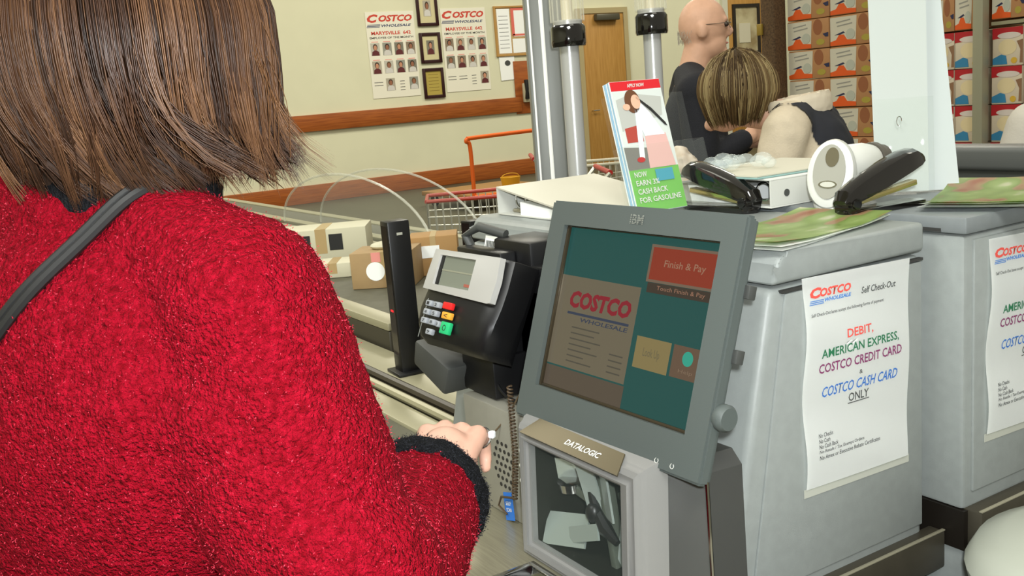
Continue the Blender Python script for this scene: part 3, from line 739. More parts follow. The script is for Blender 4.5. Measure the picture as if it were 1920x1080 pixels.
obj('coil', tube(BM(), hel, .0016, 5), mat('cable_brown', (70, 56, 40), .5), o, True)
obj('tail', tube(BM(), [(.712, 1.233, .90), (.708, 1.262, .894), (.708, 1.272, .877), (.71, 1.252, .868)], .0018, 6), MATS['cable_brown'], o, True)
o = thing('blue_tag', 'small blue printed card leaning on the speaker box foot', 'card', M=frame((.714, 1.252, .857), (-1, 0, .1), (0, -1, 0.25)))
obj('card', b2(BM(), -.008, .016, 0, .043, 0, .0015), mat('tag_blue', (40, 104, 186), .5), o)
text('lettering', 'SELF', o, WHITEPL, .004, .026, .015, .006, .0017, .02); text('lettering', 'SCAN', o, WHITEPL, .004, .016, .015, .006, .0017, .02)

# ------------------------------------------------------------------ card payment terminal
n, wv = facing(4.4, 24)
PM = frame((.709, 1.332, 1.193), n, wv)
pp = thing('payment_terminal', 'black and silver card payment terminal with coloured keys left of the monitor', 'card terminal', M=PM)
pw, ph = .189, .150
def pu(u, v): return ((u-.5)*pw, (.5-v)*ph)
# shell: stacked outline rows, bulging, tapering to the bottom
bm = BM()
rows = [(.5, .93, -.01), (.49, .97, .0), (.40, 1.0, .002), (.2, 1.03, .004), (0, 1.05, .008), (-.15, 1.04, .012), (-.3, 1.0, .012), (-.45, .93, .006), (-.52, .86, -.008)]
sec = [(-1, -.055), (-1, -.01), (-.96, -.002), (-.8, .002), (0, .004), (.7, .002), (.93, -.004), (1, -.012), (1.0, -.055)]
g = [[bm.verts.new((pw/2*ws*sx, ph*y, z+sz)) for sx, sz in sec] for (y, ws, z) in rows]
for a, b in zip(g, g[1:]):
    for q in range(len(sec)-1): bm.faces.new((a[q], a[q+1], b[q+1], b[q]))
bm.faces.new(g[0]); bm.faces.new(g[-1][::-1]); bm.faces.new([r[0] for r in g][::-1]); bm.faces.new([r[-1] for r in g])
bm.faces.new([r[0] for r in g] + [r[-1] for r in g][::-1]) if False else None
obj('shell', bm, BLACK, pp)
# silver faceplate around the display
bm = BM()
fo = [(-.985, .49), (.93, .49), (1.0, .25), (.985, .03), (.9, .02), (-.2, .035), (-1.03, .05), (-1.02, .25)]
fi = [(-.72, .43), (.34, .43), (.34, .11), (-.74, .11)]
def fz(y): return .0075 if y > .2 else .0085
V1 = [bm.verts.new((pw/2*a, ph*b, .003+.008*(.5-b)*.5)) for a, b in fo]
V2 = [bm.verts.new((pw/2*a*.99, ph*b, .0125+.012*(.5-b)*.5)) for a, b in fo]
V3 = [bm.verts.new((pw/2*a, ph*b, .0165)) for a, b in fi]; V4 = [bm.verts.new((pw/2*a*.98, ph*(b*.97+.008), .0115)) for a, b in fi]
for q in range(8): bm.faces.new((V1[q], V1[(q+1) % 8], V2[(q+1) % 8], V2[q]))
links = [(0, 0), (1, 1), (2, 1), (3, 2), (4, 2), (5, 3), (6, 3), (7, 0)]
for q in range(8):
    a, b = links[q][1], links[(q+1) % 8][1]
    f = [V2[q], V2[(q+1) % 8]] + ([V3[b], V3[a]] if a != b else [V3[a]])
    bm.faces.new(f)
for q in range(4): bm.faces.new((V3[q], V3[(q+1) % 4], V4[(q+1) % 4], V4[q]))
obj('faceplate', bm, SILVER, pp)
bm = BM(); b2(bm, -.72*pw/2, .34*pw/2, .115*ph, .43*ph, .0105, .012); lcd = obj('display', bm, mat('lcd_olive', (112, 116, 104), .2, emis=.12), pp)
flat('display_line', lcd, mat('lcd_line', (136, 136, 118), .3), -.7*pw/2, .33*pw/2, .27*ph, .285*ph, .0121)
flat('display_mark', lcd, mat('lcd_red', (150, 84, 70), .4), .12*pw/2, .28*pw/2, .14*ph, .17*ph, .0121)
flat('display_edge', lcd, BLACK, -.72*pw/2, -.62*pw/2, .115*ph, .43*ph, .0121, .001)
KEY = mat('key_grey', (150, 154, 160), .4)
def key(u, v, w, h, m, name='key', mark=None):
    x, y = pu(u, v)
    bm = BM(); box(bm, (x, y, .0215), (w, h, .008), None, .0018, 2); o = obj(name, bm, m, pp)
    if mark: text('key_mark', mark, o, INKD, x, y, w*.4, h*.5, .0259)
for (u, v), c in zip(((.22, .60), (.34, .60), (.217, .692), (.34, .692), (.214, .785), (.336, .785), (.33, .888), (.43, .79)), '12457890'):
    key(u, v, .0165 if u < .42 else .008, .0095, KEY, 'key', c)
key(.50, .587, .024, .011, mat('key_red', (216, 34, 34), .35), 'red_key'); key(.52, .687, .024, .011, mat('key_yellow', (226, 160, 56), .35), 'yellow_key', '<'); key(.545, .812, .024, .019, mat('key_green', (36, 178, 112), .35), 'green_key', 'O')
bm = BM(); x0, y0 = pu(.135, .55); x1, y1 = pu(.125, .97); tube(bm, [(x0, y0, .017), (x1, y1, .016)], .0007, 5); obj('edge_line', bm, SIL, pp)
bm = BM(); b2(bm, pw*.47, pw*.50, -.02, .06, -.045, -.012, .003); obj('card_slot', bm, DKGREY, pp)
bm = BM(); b2(bm, -pw*.53, -pw*.46, -.02, .045, -.05, -.012, .004); obj('stylus_rest', bm, BLACK, pp)
# bracket
bk = thing('terminal_bracket', 'black metal bracket and hood holding the card terminal', 'bracket', (.8, 1.35, 1.05))
bm = BM(); b2(bm, .80, .884, 1.27, 1.38, 1.21, 1.275, .006); obj('head_block', bm, BLACK, bk, True)
bm = BM(); b2(bm, .77, .80, 1.31, 1.45, 1.034, 1.26, .004); obj('back_plate', bm, BLACK, bk, True)
bm = BM(); b2(bm, .735, .80, 1.30, 1.40, 1.034, 1.10, .003); obj('lower_block', bm, BLACK, bk, True)
bm = BM(); b2(bm, .80, .838, 1.20, 1.45, 1.02, 1.24, .003); obj('rear_block', bm, BLACK, bk, True)
bm = BM(); prism(bm, [(1.385, 1.075), (1.50, 1.105), (1.515, 1.06), (1.41, 1.025)], (.70, 0, 0), Y3, Z3, X3*.08, .006, 2); obj('receipt_hood', bm, DKGREY, bk, True)
obj('grip_loop', tube(BM(), [(.80, 1.43, 1.23), (.79, 1.45, 1.275), (.80, 1.42, 1.29), (.82, 1.37, 1.278)], .008, 10), DKGREY, bk, True)
bm = BM(); M_ = frame((.7995, 1.185, 1.07), (-1, 0, 0), (0, -1, .15)); disc(bm, (0, 0, 0), .016, .032, .004); bm.transform(M_ @ Matrix.Rotation(R(12), 4, 'Z')); obj('oval_port', bm, LGREY, bk, True)
bm = BM(); b2(bm, .8, .815, 1.10, 1.42, 1.034, 1.2, .002); obj('side_plate', bm, BLACK, bk, True)
o = thing('terminal_cable', 'thin black cables looping below the card terminal', 'cable', (.76, 1.27, 1.05))
def curve(pts, k=8):
    out = []; P = [V(p) for p in pts]
    for i in range(len(P)-1):
        p0, p1, p2, p3 = P[max(0, i-1)], P[i], P[i+1], P[min(len(P)-1, i+2)]
        for j in range(k):
            t = j/k
            out.append(.5*((2*p1)+(-p0+p2)*t+(2*p0-5*p1+4*p2-p3)*t*t+(-p0+3*p1-3*p2+p3)*t**3))
    return out+[P[-1]]
obj('signal_cable', tube(BM(), curve([(.745, 1.325, 1.10), (.742, 1.31, 1.065), (.745, 1.27, 1.04), (.775, 1.21, 1.035)]), .0028, 7), BLACK, o, True)
obj('thin_lead', tube(BM(), curve([(.79, 1.21, 1.2), (.76, 1.225, 1.10), (.735, 1.255, 1.03), (.71, 1.285, .985), (.69, 1.33, .955)]), .0014, 6), mat('lead_brown', (84, 70, 50), .5), o, True)

# ------------------------------------------------------------------ lanes behind the kiosk
def lane(lab, x0, x1, y0, y1, zb, cat='conveyor'):
    p = thing('conveyor', lab, cat, ((x0+x1)/2, (y0+y1)/2, 0), group='checkout lane conveyors')
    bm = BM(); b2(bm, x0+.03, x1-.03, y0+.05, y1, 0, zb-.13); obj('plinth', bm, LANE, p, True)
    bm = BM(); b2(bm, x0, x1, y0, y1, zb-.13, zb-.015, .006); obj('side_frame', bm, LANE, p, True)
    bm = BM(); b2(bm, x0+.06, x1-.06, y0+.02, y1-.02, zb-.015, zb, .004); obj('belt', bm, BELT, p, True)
    for a in (x0, x1-.06): bm = BM(); b2(bm, a, a+.06, y0, y1, zb-.015, zb+.006, .003); obj('rim', bm, PALE, p, True)
    obj('end_roller', tube(BM(), [(x0+.07, y0+.012, zb-.02), (x1-.07, y0+.012, zb-.02)], .012, 10), STEEL, p, True)
    return p
lane('olive belt conveyor just behind the woman in red', .36, .86, 1.66, 3.4, .85)
lane('belt conveyor carrying cardboard boxes behind the sensor post', 1.03, 1.68, 2.36, 6.2, .93)
lane('farthest conveyor with a long pale rim beyond the clear arches', 1.93, 2.22, 3.4, 8, .865)
p = thing('lane_ledge', 'pale ledge with dark rail carrying the black sensor post', 'ledge', (.95, 2.3, 0))
bm = BM(); b2(bm, .905, 1.02, 1.67, 4.2, .80, .87, .004); obj('ledge_top', bm, PALE, p, True)
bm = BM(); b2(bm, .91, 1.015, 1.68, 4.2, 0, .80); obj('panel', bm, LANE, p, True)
obj('dark_rail', tube(BM(), [(.895, 1.67, .872), (.895, 4.2, .872)], .011, 8), mat('rail_dark', (58, 52, 42), .4), p, True)
obj('pale_rail', tube(BM(), [(.872, 1.67, .862), (.872, 4.2, .862)], .010, 8), PALE, p, True)
def spost(x, y, z0, z1, lab, rot):
    p = thing('sensor_post', lab, 'sensor post', (x, y, z0), rot, group='black lane sensor posts')
    h = z1-z0
    bm = BM(); box(bm, (0, 0, h/2), (.055, .05, h), None, .004); obj('housing', bm, BLACK, p)
    bm = BM(); box(bm, (0, 0, .004), (.085, .08, .008), None, .002); obj('foot', bm, BLACK, p)
    bm = BM(); box(bm, (-.0277, 0, h*.55), (.001, .036, h*.84)); w = obj('sensor_window', bm, mat('sensor_red_black', (26, 16, 18), .08), p)
    bm = BM(); box(bm, (-.0284, .0, h*.42), (.001, .016, .005)); obj('red_indicator', bm, mat('laser_red', (210, 30, 40), .4, emis=1), w)
    bm = BM(); box(bm, (0, -.0255, h-.03), (.014, .001, .006)); obj('badge', bm, LGREY, p)
spost(.965, 2.11, .87, 1.235, 'tall black sensor post on the pale ledge left of the card terminal', R(-4))
spost(1.46, 2.63, .93, 1.135, 'short black sensor post partly hidden behind the card terminal', R(8))
def arch(x, y0, y1, z0, z1, lab):
    p = thing('clear_arch', lab, 'guard', (x, (y0+y1)/2, z0), group='clear acrylic arches')
    n_ = 30; pts = [(y0, z0)]
    for i in range(n_+1):
        a = math.pi*i/n_
        pts.append(((y0+y1)/2-math.cos(a)*(y1-y0)/2, z0+.02+math.sin(a)*(z1-z0-.02)))
    pts.append((y1, z0))
    bm = BM(); prism(bm, pts, (x-.004, 0, 0), Y3, Z3, X3*.008); obj('sheet', bm, ACRY, p, True)
    obj('polished_edge', tube(BM(), [(x, a, b) for a, b in pts[1:-1]], .0055, 6), clear('acrylic_edge', (235, 235, 222), .3, .15), p, True)
arch(1.655, 3.30, 4.95, .936, 1.215, 'left of two clear acrylic arches above the lane')
arch(1.96, 3.42, 5.25, .871, 1.20, 'right of two clear acrylic arches above the lane')
def carton(c, s, rot, lab, m, extra):
    p = thing('parcel', lab, 'box', c, rot, group='goods on the conveyor')
    bm = BM(); b2(bm, -s[0]/2, s[0]/2, -s[1]/2, s[1]/2, 0, s[2], .003); obj('box', bm, m, p)
    bm = BM(); b2(bm, -s[0]*.06, s[0]*.06, -s[1]/2-.0006, s[1]/2, s[2]*.3, s[2]+.0008); obj('tape', bm, mat('parcel_tape', (184, 158, 112), .3), p)
    return p
KR = mat('parcel_kraft', (166, 138, 98), .7, var=.05, vs=20); WHB = mat('parcel_white', (206, 202, 176), .6)
c1 = carton((1.30, 2.93, .931), (.20, .16, .115), R(-38), 'brown carton with round white label left of the sensor post', KR, 1)
bm = BM(); lathe(bm, [(0, 0), (.03, 0), (.03, .001), (0, .001)], (-.02, -.0805, .055), axes((0, -1, 0), (1, 0, 0))); obj('round_label', bm, PAPER, c1)
bm = BM(); b2(bm, -.03, .0, -.0815, -.080, .085, .115); obj('pink_mark', bm, ROSE, c1)
bm = BM(); ell(bm, (.0, 0, .125), (.05, .04, .014)); obj('white_wrap', bm, WHB, c1)
c2 = carton((1.36, 3.62, .931), (.34, .2, .13), R(-30), 'white printed carton behind the brown one on the conveyor', WHB, 1)
for q in (-.09, .03): bm = BM(); b2(bm, q, q+.05, -.102, -.1, .05, .11); obj('dark_print', bm, INKD, c2)
c2b = carton((1.25, 3.26, .931), (.26, .14, .05), R(-30), 'low white carton tucked before the printed one', WHB, 1)
c3 = carton((1.50, 2.98, .931), (.16, .14, .13), R(-30), 'tan carton with white sticker right of the sensor post', mat('parcel_tan', (170, 132, 82), .7), 1)
bm = BM(); b2(bm, -.05, .02, -.072, -.07, .06, .1); obj('sticker', bm, PAPER, c3)

# ------------------------------------------------------------------ carts
def cart(M, lab, rim):
    p = thing('shopping_cart', lab, 'shopping cart', M=M, group='wire shopping carts')
    WIRE = mat('cart_wire', (206, 204, 188), .35, .5); L, w0, w1, zb, zt_ = .9, .5, .36, .48, .95
    def wx(t): return w0+(w1-w0)*t
    for s in (-1, 1):
        bm = BM()
        for i in range(22):
            t = i/21; x = L*t
            tube(bm, [(x, s*wx(t)/2*.86, zb+.12*t), (x, s*wx(t)/2, zt_)], .0035, 5)
        for q in range(4):
            f_ = q/4; tube(bm, [(0, s*w0/2*(.86+.14*f_), zb+(zt_-zb)*f_), (L, s*w1/2*(.86+.14*f_), zb+.12+(zt_-zb-.12)*f_)], .004, 5)
        obj('basket_side', bm, WIRE, p)
        obj('top_rail', tube(BM(), [(0, s*w0/2, zt_), (L, s*w1/2, zt_)], .011, 8), rim, p)
    bm = BM()
    for i in range(9):
        f_ = -1+i/4; tube(bm, [(L, f_*w1/2*.86, zb+.12), (L, f_*w1/2, zt_)], .0035, 5); tube(bm, [(0, f_*w0/2*.86, zb), (0, f_*w0/2, zt_)], .0035, 5)
    obj('basket_end', bm, WIRE, p)
    bm = BM()
    for i in range(9): f_ = -1+i/4; tube(bm, [(0, f_*w0/2*.86, zb), (L, f_*w1/2*.86, zb+.12)], .0035, 5)
    obj('basket_floor', bm, WIRE, p)
    obj('top_rail', tube(BM(), [(L, -w1/2, zt_), (L, w1/2, zt_)], .011, 8), rim, p)
    obj('handle', tube(BM(), [(-.12, -.27, 1.03), (-.12, .27, 1.03)], .016, 10), mat('cart_handle_red', (176, 40, 34), .4), p)
    for s in (-1, 1):
        obj('frame_tube', tube(BM(), [(-.12, s*.27, 1.03), (0, s*.25, .9), (.05, s*.25, .2), (.85, s*.18, .14)], .012, 8), WIRE, p)
        for x in (.08, .82):
            q = obj('caster', lathe(BM(), [(0, -.012), (.05, -.012), (.058, -.006), (.058, .006), (.05, .012), (0, .012)], (x, s*(.25 if x < .5 else .18), .058), axes((0, 1, 0), (1, 0, 0)), 18), BLACK, p)
            obj('caster_fork', tube(BM(), [(x, s*(.25 if x < .5 else .18)+.02, .06), (x, s*(.25 if x < .5 else .18)+.01, .15)], .008, 6), WIRE, q)
RIM = mat('cart_rim_red', (178, 58, 40), .4)
cx = V((.88, -.47, 0)).normalized()
m_ = frame((2.56, 5.12, 0), (0, 0, 1), cx); m_ = frame(V((2.56, 5.12, 0))+cx*.9, (0, 0, 1), -cx); cart(m_, 'wire shopping cart with a red rim seen left of the white binder', RIM)
m_ = frame((4.1, 6.15, 0), (0, 0, 1), V((.86, -.5, 0))) ; cart(m_, 'wire shopping cart behind the light poles, pale rim', mat('cart_rim_pale', (206, 200, 176), .4))
p = thing('flatbed_cart', 'orange flatbed cart with a tubular handle parked by the back wall', 'flatbed cart', (7.0, 11.5, 0))
obj('handle_loop', tube(BM(), curve([(6.45, 11.5, .2), (6.45, 11.5, .85), (6.40, 11.5, .93), (6.42, 11.5, .965), (6.50, 11.5, .972), (7.3, 11.5, .985), (7.75, 11.5, .985), (7.82, 11.5, .95), (7.80, 11.5, .8), (7.80, 11.5, .2)], 5), .028, 10), ORANGE, p, True)
bm = BM(); b2(bm, 6.42, 7.84, 11.44, 13.0, .16, .22, .01); obj('platform', bm, mat('flatbed_deck', (150, 110, 60), .6), p, True)
obj('deck_rail', tube(BM(), [(6.42, 11.44, .2), (7.84, 11.44, .2)], .03, 8), ORANGE, p, True)
for x in (6.55, 7.7):
    for y in (11.6, 12.85):
        bm = BM(); lathe(bm, [(0, -.025), (.08, -.025), (.08, .025), (0, .025)], (x, y, .08), axes((1, 0, 0), (0, 1, 0)), 18); obj('wheel', bm, BLACK, p, True)
o = thing('yellow_bucket', 'small yellow item standing on the orange flatbed cart', 'bucket', (7.18, 11.75, .22))
obj('body', lathe(BM(), [(0, 0), (.11, 0), (.14, .16), (.13, .165), (.11, .02), (0, .02)]), mat('bucket_yellow', (208, 156, 30), .5), o)
obj('rim_handle', tube(BM(), [(.14*math.cos(a*math.pi/10), 0, .16+.05*math.sin(a*math.pi/10)) for a in range(11)], .006, 6), mat('bucket_yellow', (0, 0, 0)), o)

# ------------------------------------------------------------------ column and lane light poles
p = thing('aluminium_column', 'square grey aluminium column with painted white flash glints', 'column', M=frame((1.47, 2.17, 0), (0, 0, 1), V((.86, -.5, 0))))
bm = BM(); b2(bm, -.055, .055, -.04, .04, .01, 2.6, .004); obj('shaft', bm, mat('alu_column', (122, 124, 120), .4, .2), p)
obj('base_plate', b2(BM(), -.08, .08, -.07, .07, 0, .01, .002), STEEL, p)
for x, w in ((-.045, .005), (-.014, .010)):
    bm = BM(); b2(bm, x-w/2, x+w/2, -.0445, -.039, .02, 2.6, .001); obj('flash_glint_strip', bm, mat('glint_white', (250, 250, 246), .25), p)  # white bars painted in place of the flash's reflections on the shaft
def lightpole(x, y, zc_, rp, lab):
    p = thing('lane_light_pole', lab, 'light pole', (x, y, 0), group='lane light poles')
    obj('base_plate', lathe(BM(), [(0, 0), (.08, 0), (.08, .01), (rp+.006, .016), (0, .016)]), STEEL, p)
    obj('pole', lathe(BM(), [(0, .01), (rp, .01), (rp, zc_-.02), (0, zc_-.02)], n=24), mat('pole_satin', (186, 187, 186), .28, .35), p)
    obj('collar', lathe(BM(), [(0, zc_-.022), (rp*1.7, zc_-.022), (rp*1.8, zc_-.016), (rp*1.8, zc_+.02), (rp*1.6, zc_+.026), (0, zc_+.026)]), GLOSSBLK, p)
    obj('metal_ring', lathe(BM(), [(0, zc_+.026), (rp*1.5, zc_+.026), (rp*1.5, zc_+.036), (0, zc_+.036)]), SILVER, p)
    bm = BM(); lathe(bm, [(rp*1.75, zc_+.032), (rp*1.78, zc_+.26), (rp*1.5, zc_+.275), (0, zc_+.28)], n=32); l = obj('lens', bm, clear('lens_clear', (236, 232, 216), .14, .1), p)
    for q in range(16):
        a = 2*math.pi*q/16; c_, s_ = math.cos(a)*rp*1.72, math.sin(a)*rp*1.72
        obj('lens_rib', tube(BM(), [(c_, s_, zc_+.034), (c_, s_, zc_+.262)], .002, 4), MATS['lens_clear'], l)
    obj('lamp_tube', lathe(BM(), [(0, zc_+.03), (rp*.6, zc_+.03), (rp*.6, zc_+.22), (0, zc_+.23)], n=14), mat('lamp_glass', (214, 204, 176), .3), p)
lightpole(1.345, 1.90, 1.615, .022, 'silver lane light pole right of the square column')
lightpole(1.555, 1.86, 1.63, .021, 'silver lane light pole rising behind the brochures')

# ------------------------------------------------------------------ things on the kiosk tops
TOP1, TOP2 = 1.2805, 1.2865
p = thing('ring_binder', 'white ring binder lying open-ended behind the top of the monitor', 'binder', (1.09, 1.46, TOP1))
bx0, bx1, by0, by1 = .945, 1.172, 1.335, 1.60
bm = BM(); b2(bm, bx0, bx1, by0, by1, TOP1, TOP1+.003, .001); obj('back_cover', bm, WHITEPL, p, True)
bm = BM(); prism(bm, [(by0, TOP1+.010), (by1, TOP1+.049), (by1, TOP1+.052), (by0, TOP1+.013)], (bx0, 0, 0), Y3, Z3, X3*(bx1-bx0)); obj('front_cover', bm, mat('binder_cover', (200, 196, 180), .5), p, True)
bm = BM(); b2(bm, bx0, bx1, by1-.003, by1, TOP1+.003, TOP1+.05); obj('spine', bm, WHITEPL, p, True)
bm = BM(); prism(bm, [(by0+.02, TOP1+.003), (by1-.07, TOP1+.003), (by1-.07, TOP1+.026), (by0+.02, TOP1+.012)], (bx0+.006, 0, 0), Y3, Z3, X3*(bx1-bx0-.012)); obj('sheets', bm, PAPER, p, True)
bm = BM(); b2(bm, bx0+.02, bx1-.02, by1-.05, by1-.02, TOP1+.003, TOP1+.010, .002); obj('ring_plate', bm, STEEL, p, True)
for q in range(3):
    x = bx0+.03+q*.083
    obj('ring', tube(BM(), [(x, by1-.035+.017*math.cos(a*math.pi/8), TOP1+.026+.016*math.sin(a*math.pi/8)) for a in range(17)], .002, 6), CHROME, p, True)
p = thing('ring_binder', 'white ring binder with finger hole on the far kiosk beside the black stapler', 'binder', (1.32, 1.26, TOP2))
bx0, bx1, by0, by1 = 1.175, 1.46, 1.135, 1.40; hh = .044
bm = BM(); b2(bm, bx0, bx1, by0, by1, TOP2, TOP2+.003, .001); obj('back_cover', bm, WHITEPL, p, True)
bm = BM(); b2(bm, bx0, bx1, by0, by1, TOP2+hh, TOP2+hh+.003, .001); obj('front_cover', bm, WHITEPL, p, True)
bm = BM(); b2(bm, bx0+.0, bx1, by0, by0+.003, TOP2+.003, TOP2+hh); obj('spine', bm, WHITEPL, p, True)
bm = BM(); lathe(bm, [(0, 0), (.006, 0), (.006, .001), (0, .001)], (bx0+.035, by0-.0002, TOP2+.022), axes((0, -1, 0), (1, 0, 0)), 16); obj('finger_hole', bm, INK, p, True)
bm = BM(); b2(bm, bx0+.01, bx1-.006, by0+.07, by1-.02, TOP2+.003, TOP2+.03); obj('sheets', bm, PAPER, p, True)
bm = BM(); b2(bm, bx0+.02, bx1-.02, by0+.02, by0+.05, TOP2+.003, TOP2+.010, .002); obj('ring_plate', bm, STEEL, p, True)
for q in range(3):
    x = bx0+.022+q*.115
    obj('ring', tube(BM(), [(x, by0+.035+.017*math.cos(a*math.pi/8), TOP2+.024+.015*math.sin(a*math.pi/8)) for a in range(17)], .0022, 6), CHROME, p, True)
o = thing('clip_folder', 'clear and teal plastic folder lying on the second binder', 'folder', (1.32, 1.26, TOP2+hh+.003))
bm = BM(); b2(bm, 1.16, 1.44, 1.15, 1.36, TOP2+hh+.0035, TOP2+hh+.006, .001); obj('sleeve', bm, mat('folder_teal', (128, 160, 156), .25), o, True)
bm = BM(); b2(bm, 1.165, 1.435, 1.155, 1.355, TOP2+hh+.0065, TOP2+hh+.0085); obj('paper_edge', bm, mat('folder_tan', (190, 186, 168), .6), o, True)
bm = BM()
for q in range(14): 
    ell(bm, (1.19+random.random()*.09, 1.22+random.random()*.10, TOP2+hh+.016+random.random()*.014), (.016, .013, .010), Matrix.Rotation(random.random()*3, 4, 'Z'), 8, 5)
obj('crumpled_wrap', bm, clear('wrap_clear', (225, 235, 235), .16, .06), o, True)
# brochure holder + brochures (lean back 16 degrees)
LT = R(15)
HM = frame((1.019, 1.285, TOP1+.0048), V((0, -math.cos(LT), math.sin(LT))), (1, 0, 0))
p = thing('brochure_holder', 'clear acrylic two-pocket brochure holder behind the monitor', 'holder', M=HM)
bm = BM(); b2(bm, -.004, .172, 0.002, .205, -.0165, -.0145, .0008); obj('back_panel', bm, ACRY, p)
bm = BM(); b2(bm, -.004, .172, 0.002, .115, .0115, .0135, .0008); obj('front_panel', bm, ACRY, p)
for x in (-.004, .113, .1695): bm = BM(); b2(bm, x, x+.0025, .002, .115, -.0145, .0115); obj('divider', bm, ACRY, p)
bm = BM(); b2(bm, -.004, .172, -.001, .002, -.0165, .0135); obj('floor_panel', bm, ACRY, p)
bm = BM(); prism(bm, [(.0, -.017), (.0, -.05), (.13, -.017)], (.06, 0, 0), V((0, 1, 0)), Z3, X3*.003); obj('prop_panel', bm, ACRY, p)
BG = mat('brochure_green', (112, 178, 84), .4); BSK = mat('brochure_sky', (206, 212, 208), .4)
def brochure(k, lab):
    q = thing('brochure', lab, 'brochure', M=HM @ Matrix.Translation((.0005+.0006*(k % 3), .003, .0085-k*.0042)), group='gas offer brochures in the holder')
    w, h = .106, .222
    bm = BM(); b2(bm, 0, w, 0, h, -.0028, 0); obj('sheets', bm, mat('brochure_paper_%d' % (k % 2), [(226, 232, 232), (150, 186, 208)][k % 2], .5), q)
    if k: return q
    flat('photo_panel', q, BSK, .0005, w-.0005, .072, .205, .0001)
    flat('red_band', q, mat('brochure_red', (206, 36, 44), .4), .0005, w-.0005, .206, .2215, .0001)
    flat('green_panel', q, BG, .0005, w-.0005, .0005, .072, .0001)
    text('lettering', 'APPLY NOW', q, WHITEPL, w*.5, .2136, .036, .0062, .0007, .03)
    for i, s in enumerate(('NOW', 'EARN 3%', 'CASH BACK', 'FOR GASOLINE')):
        wl = (.026, .049, .063, .088)[i]
        text('lettering', s, q, WHITEPL, .008+wl/2, .0635-i*.0143, wl, .0092, .0024, .02)
    def bp(name, m, pts, z): bm = BM(); prism(bm, [(a*w, b*h) for a, b in pts], (0, 0, z), X3, Y3, Z3*.0002); return obj(name, bm, m, q)
    def be(name, m, c, r, z): bm = BM(); disc(bm, (c[0]*w, c[1]*h, z), r[0]*w, r[1]*h, .0002); return obj(name, bm, m, q)
    bp('printed_car', mat('bro_car', (180, 182, 176), .4), [(.05, .62), (.9, .72), (.95, .86), (.4, .90), (.05, .86)], .0007)
    bp('printed_red_car', mat('bro_redcar', (170, 70, 60), .4), [(.1, .53), (.42, .53), (.42, .66), (.1, .64)], .0009)
    bp('printed_ground', mat('bro_ground', (120, 118, 112), .4), [(.0, .325), (.45, .325), (.5, .48), (0, .5)], .0009)
    bp('printed_trousers', mat('bro_pink', (214, 172, 166), .4), [(.42, .325), (.95, .325), (.88, .58), (.46, .58)], .0012)
    bp('printed_shirt', mat('bro_shirt', (226, 232, 238), .4), [(.46, .57), (.86, .57), (.66, .74), (.52, .82), (.36, .80), (.36, .72)], .0014)
    bp('printed_arm', mat('bro_shirt', (0, 0, 0)), [(.36, .74), (.46, .74), (.36, .40), (.26, .40)], .0016)
    be('printed_hair', mat('bro_hair', (104, 66, 44), .4), (.36, .84), (.15, .09), .0014)
    be('printed_face', mat('bro_face', (222, 176, 150), .4), (.42, .835), (.09, .055), .0018)
    be('printed_hand', MATS['bro_face'], (.22, .80), (.07, .025), .0018)
    bp('printed_hose', INKD, [(.44, .88), (.70, .78), (.92, .66), (.95, .63), (.9, .64), (.68, .755), (.44, .86)], .0018)
    be('printed_nozzle', mat('bro_nozzle', (180, 40, 40), .4), (.28, .395), (.08, .02), .0018)
    bp('printed_pump', mat('bro_teal', (70, 150, 170), .4), [(.5, .22), (.85, .22), (.85, .31), (.5, .31)], .0020)
    return q
brochure(0, 'front gas offer brochure, smiling woman above green panel')
for k in range(1, 5): brochure(k, '%s brochure in the stack behind the front gas offer brochure, only its edge showing' % ORD[k])
# staplers
def stapler(M, lab, opening, m=GLOSSBLK):
    p = thing('stapler', lab, 'stapler', M=M, group='black staplers')
    bm = BM(); prism(bm, rrect(.165, .036, .014, 5, .0825, 0), (0, 0, 0), X3, Y3, Z3*.008, .002); obj('base', bm, m, p)
    bm = BM(); lathe(bm, [(0, -.02), (.008, -.02), (.008, .02), (0, .02)], (.012, 0, .018), axes((0, 1, 0), (1, 0, 0)), 14); box(bm, (.012, 0, .012), (.018, .034, .016), None, .002); obj('hinge', bm, m, p)
    Rm = Matrix.Translation((.012, 0, .018)) @ Matrix.Rotation(-R(opening), 4, 'Y')
    bm = BM()
    secs = [(-.014, .012, .004, .010), (-.004, .017, .000, .022), (.03, .019, -.001, .028), (.08, .020, -.001, .031), (.12, .020, 0, .031), (.142, .019, .001, .027), (.153, .016, .003, .016)]
    rr = []
    for x, hw, z0, z1 in secs:
        rr.append([bm.verts.new((x, hw*c, z0+(z1-z0)*s)) for c, s in ((-1, 0), (-1, .5), (-.82, .85), (-.4, 1), (.4, 1), (.82, .85), (1, .5), (1, 0))])
    for a, b in zip(rr, rr[1:]):
        for q in range(8): bm.faces.new((a[q], a[(q+1) % 8], b[(q+1) % 8], b[q]))
    bm.faces.new(rr[0][::-1]); bm.faces.new(rr[-1]); bm.transform(Rm); obj('arm', bm, m, p)
    Rm2 = Matrix.Translation((.012, 0, .016)) @ Matrix.Rotation(-R(opening*.45), 4, 'Y')
    bm = BM(); b2(bm, .0, .138, -.008, .008, -.004, .004, .001); bm.transform(Rm2); obj('magazine', bm, mat('magazine_brass', (190, 176, 120), .2, .8), p)
stapler(frame((1.150, .975, TOP2), (0, 0, 1), V((.98, -.06, 0))), 'black stapler with raised arm in front of the white card', 17)
stapler(frame((1.160, 1.155, TOP1), (0, 0, 1), V((.02, 1, 0))), 'black stapler seen end-on between brochure holder and binder', 15)
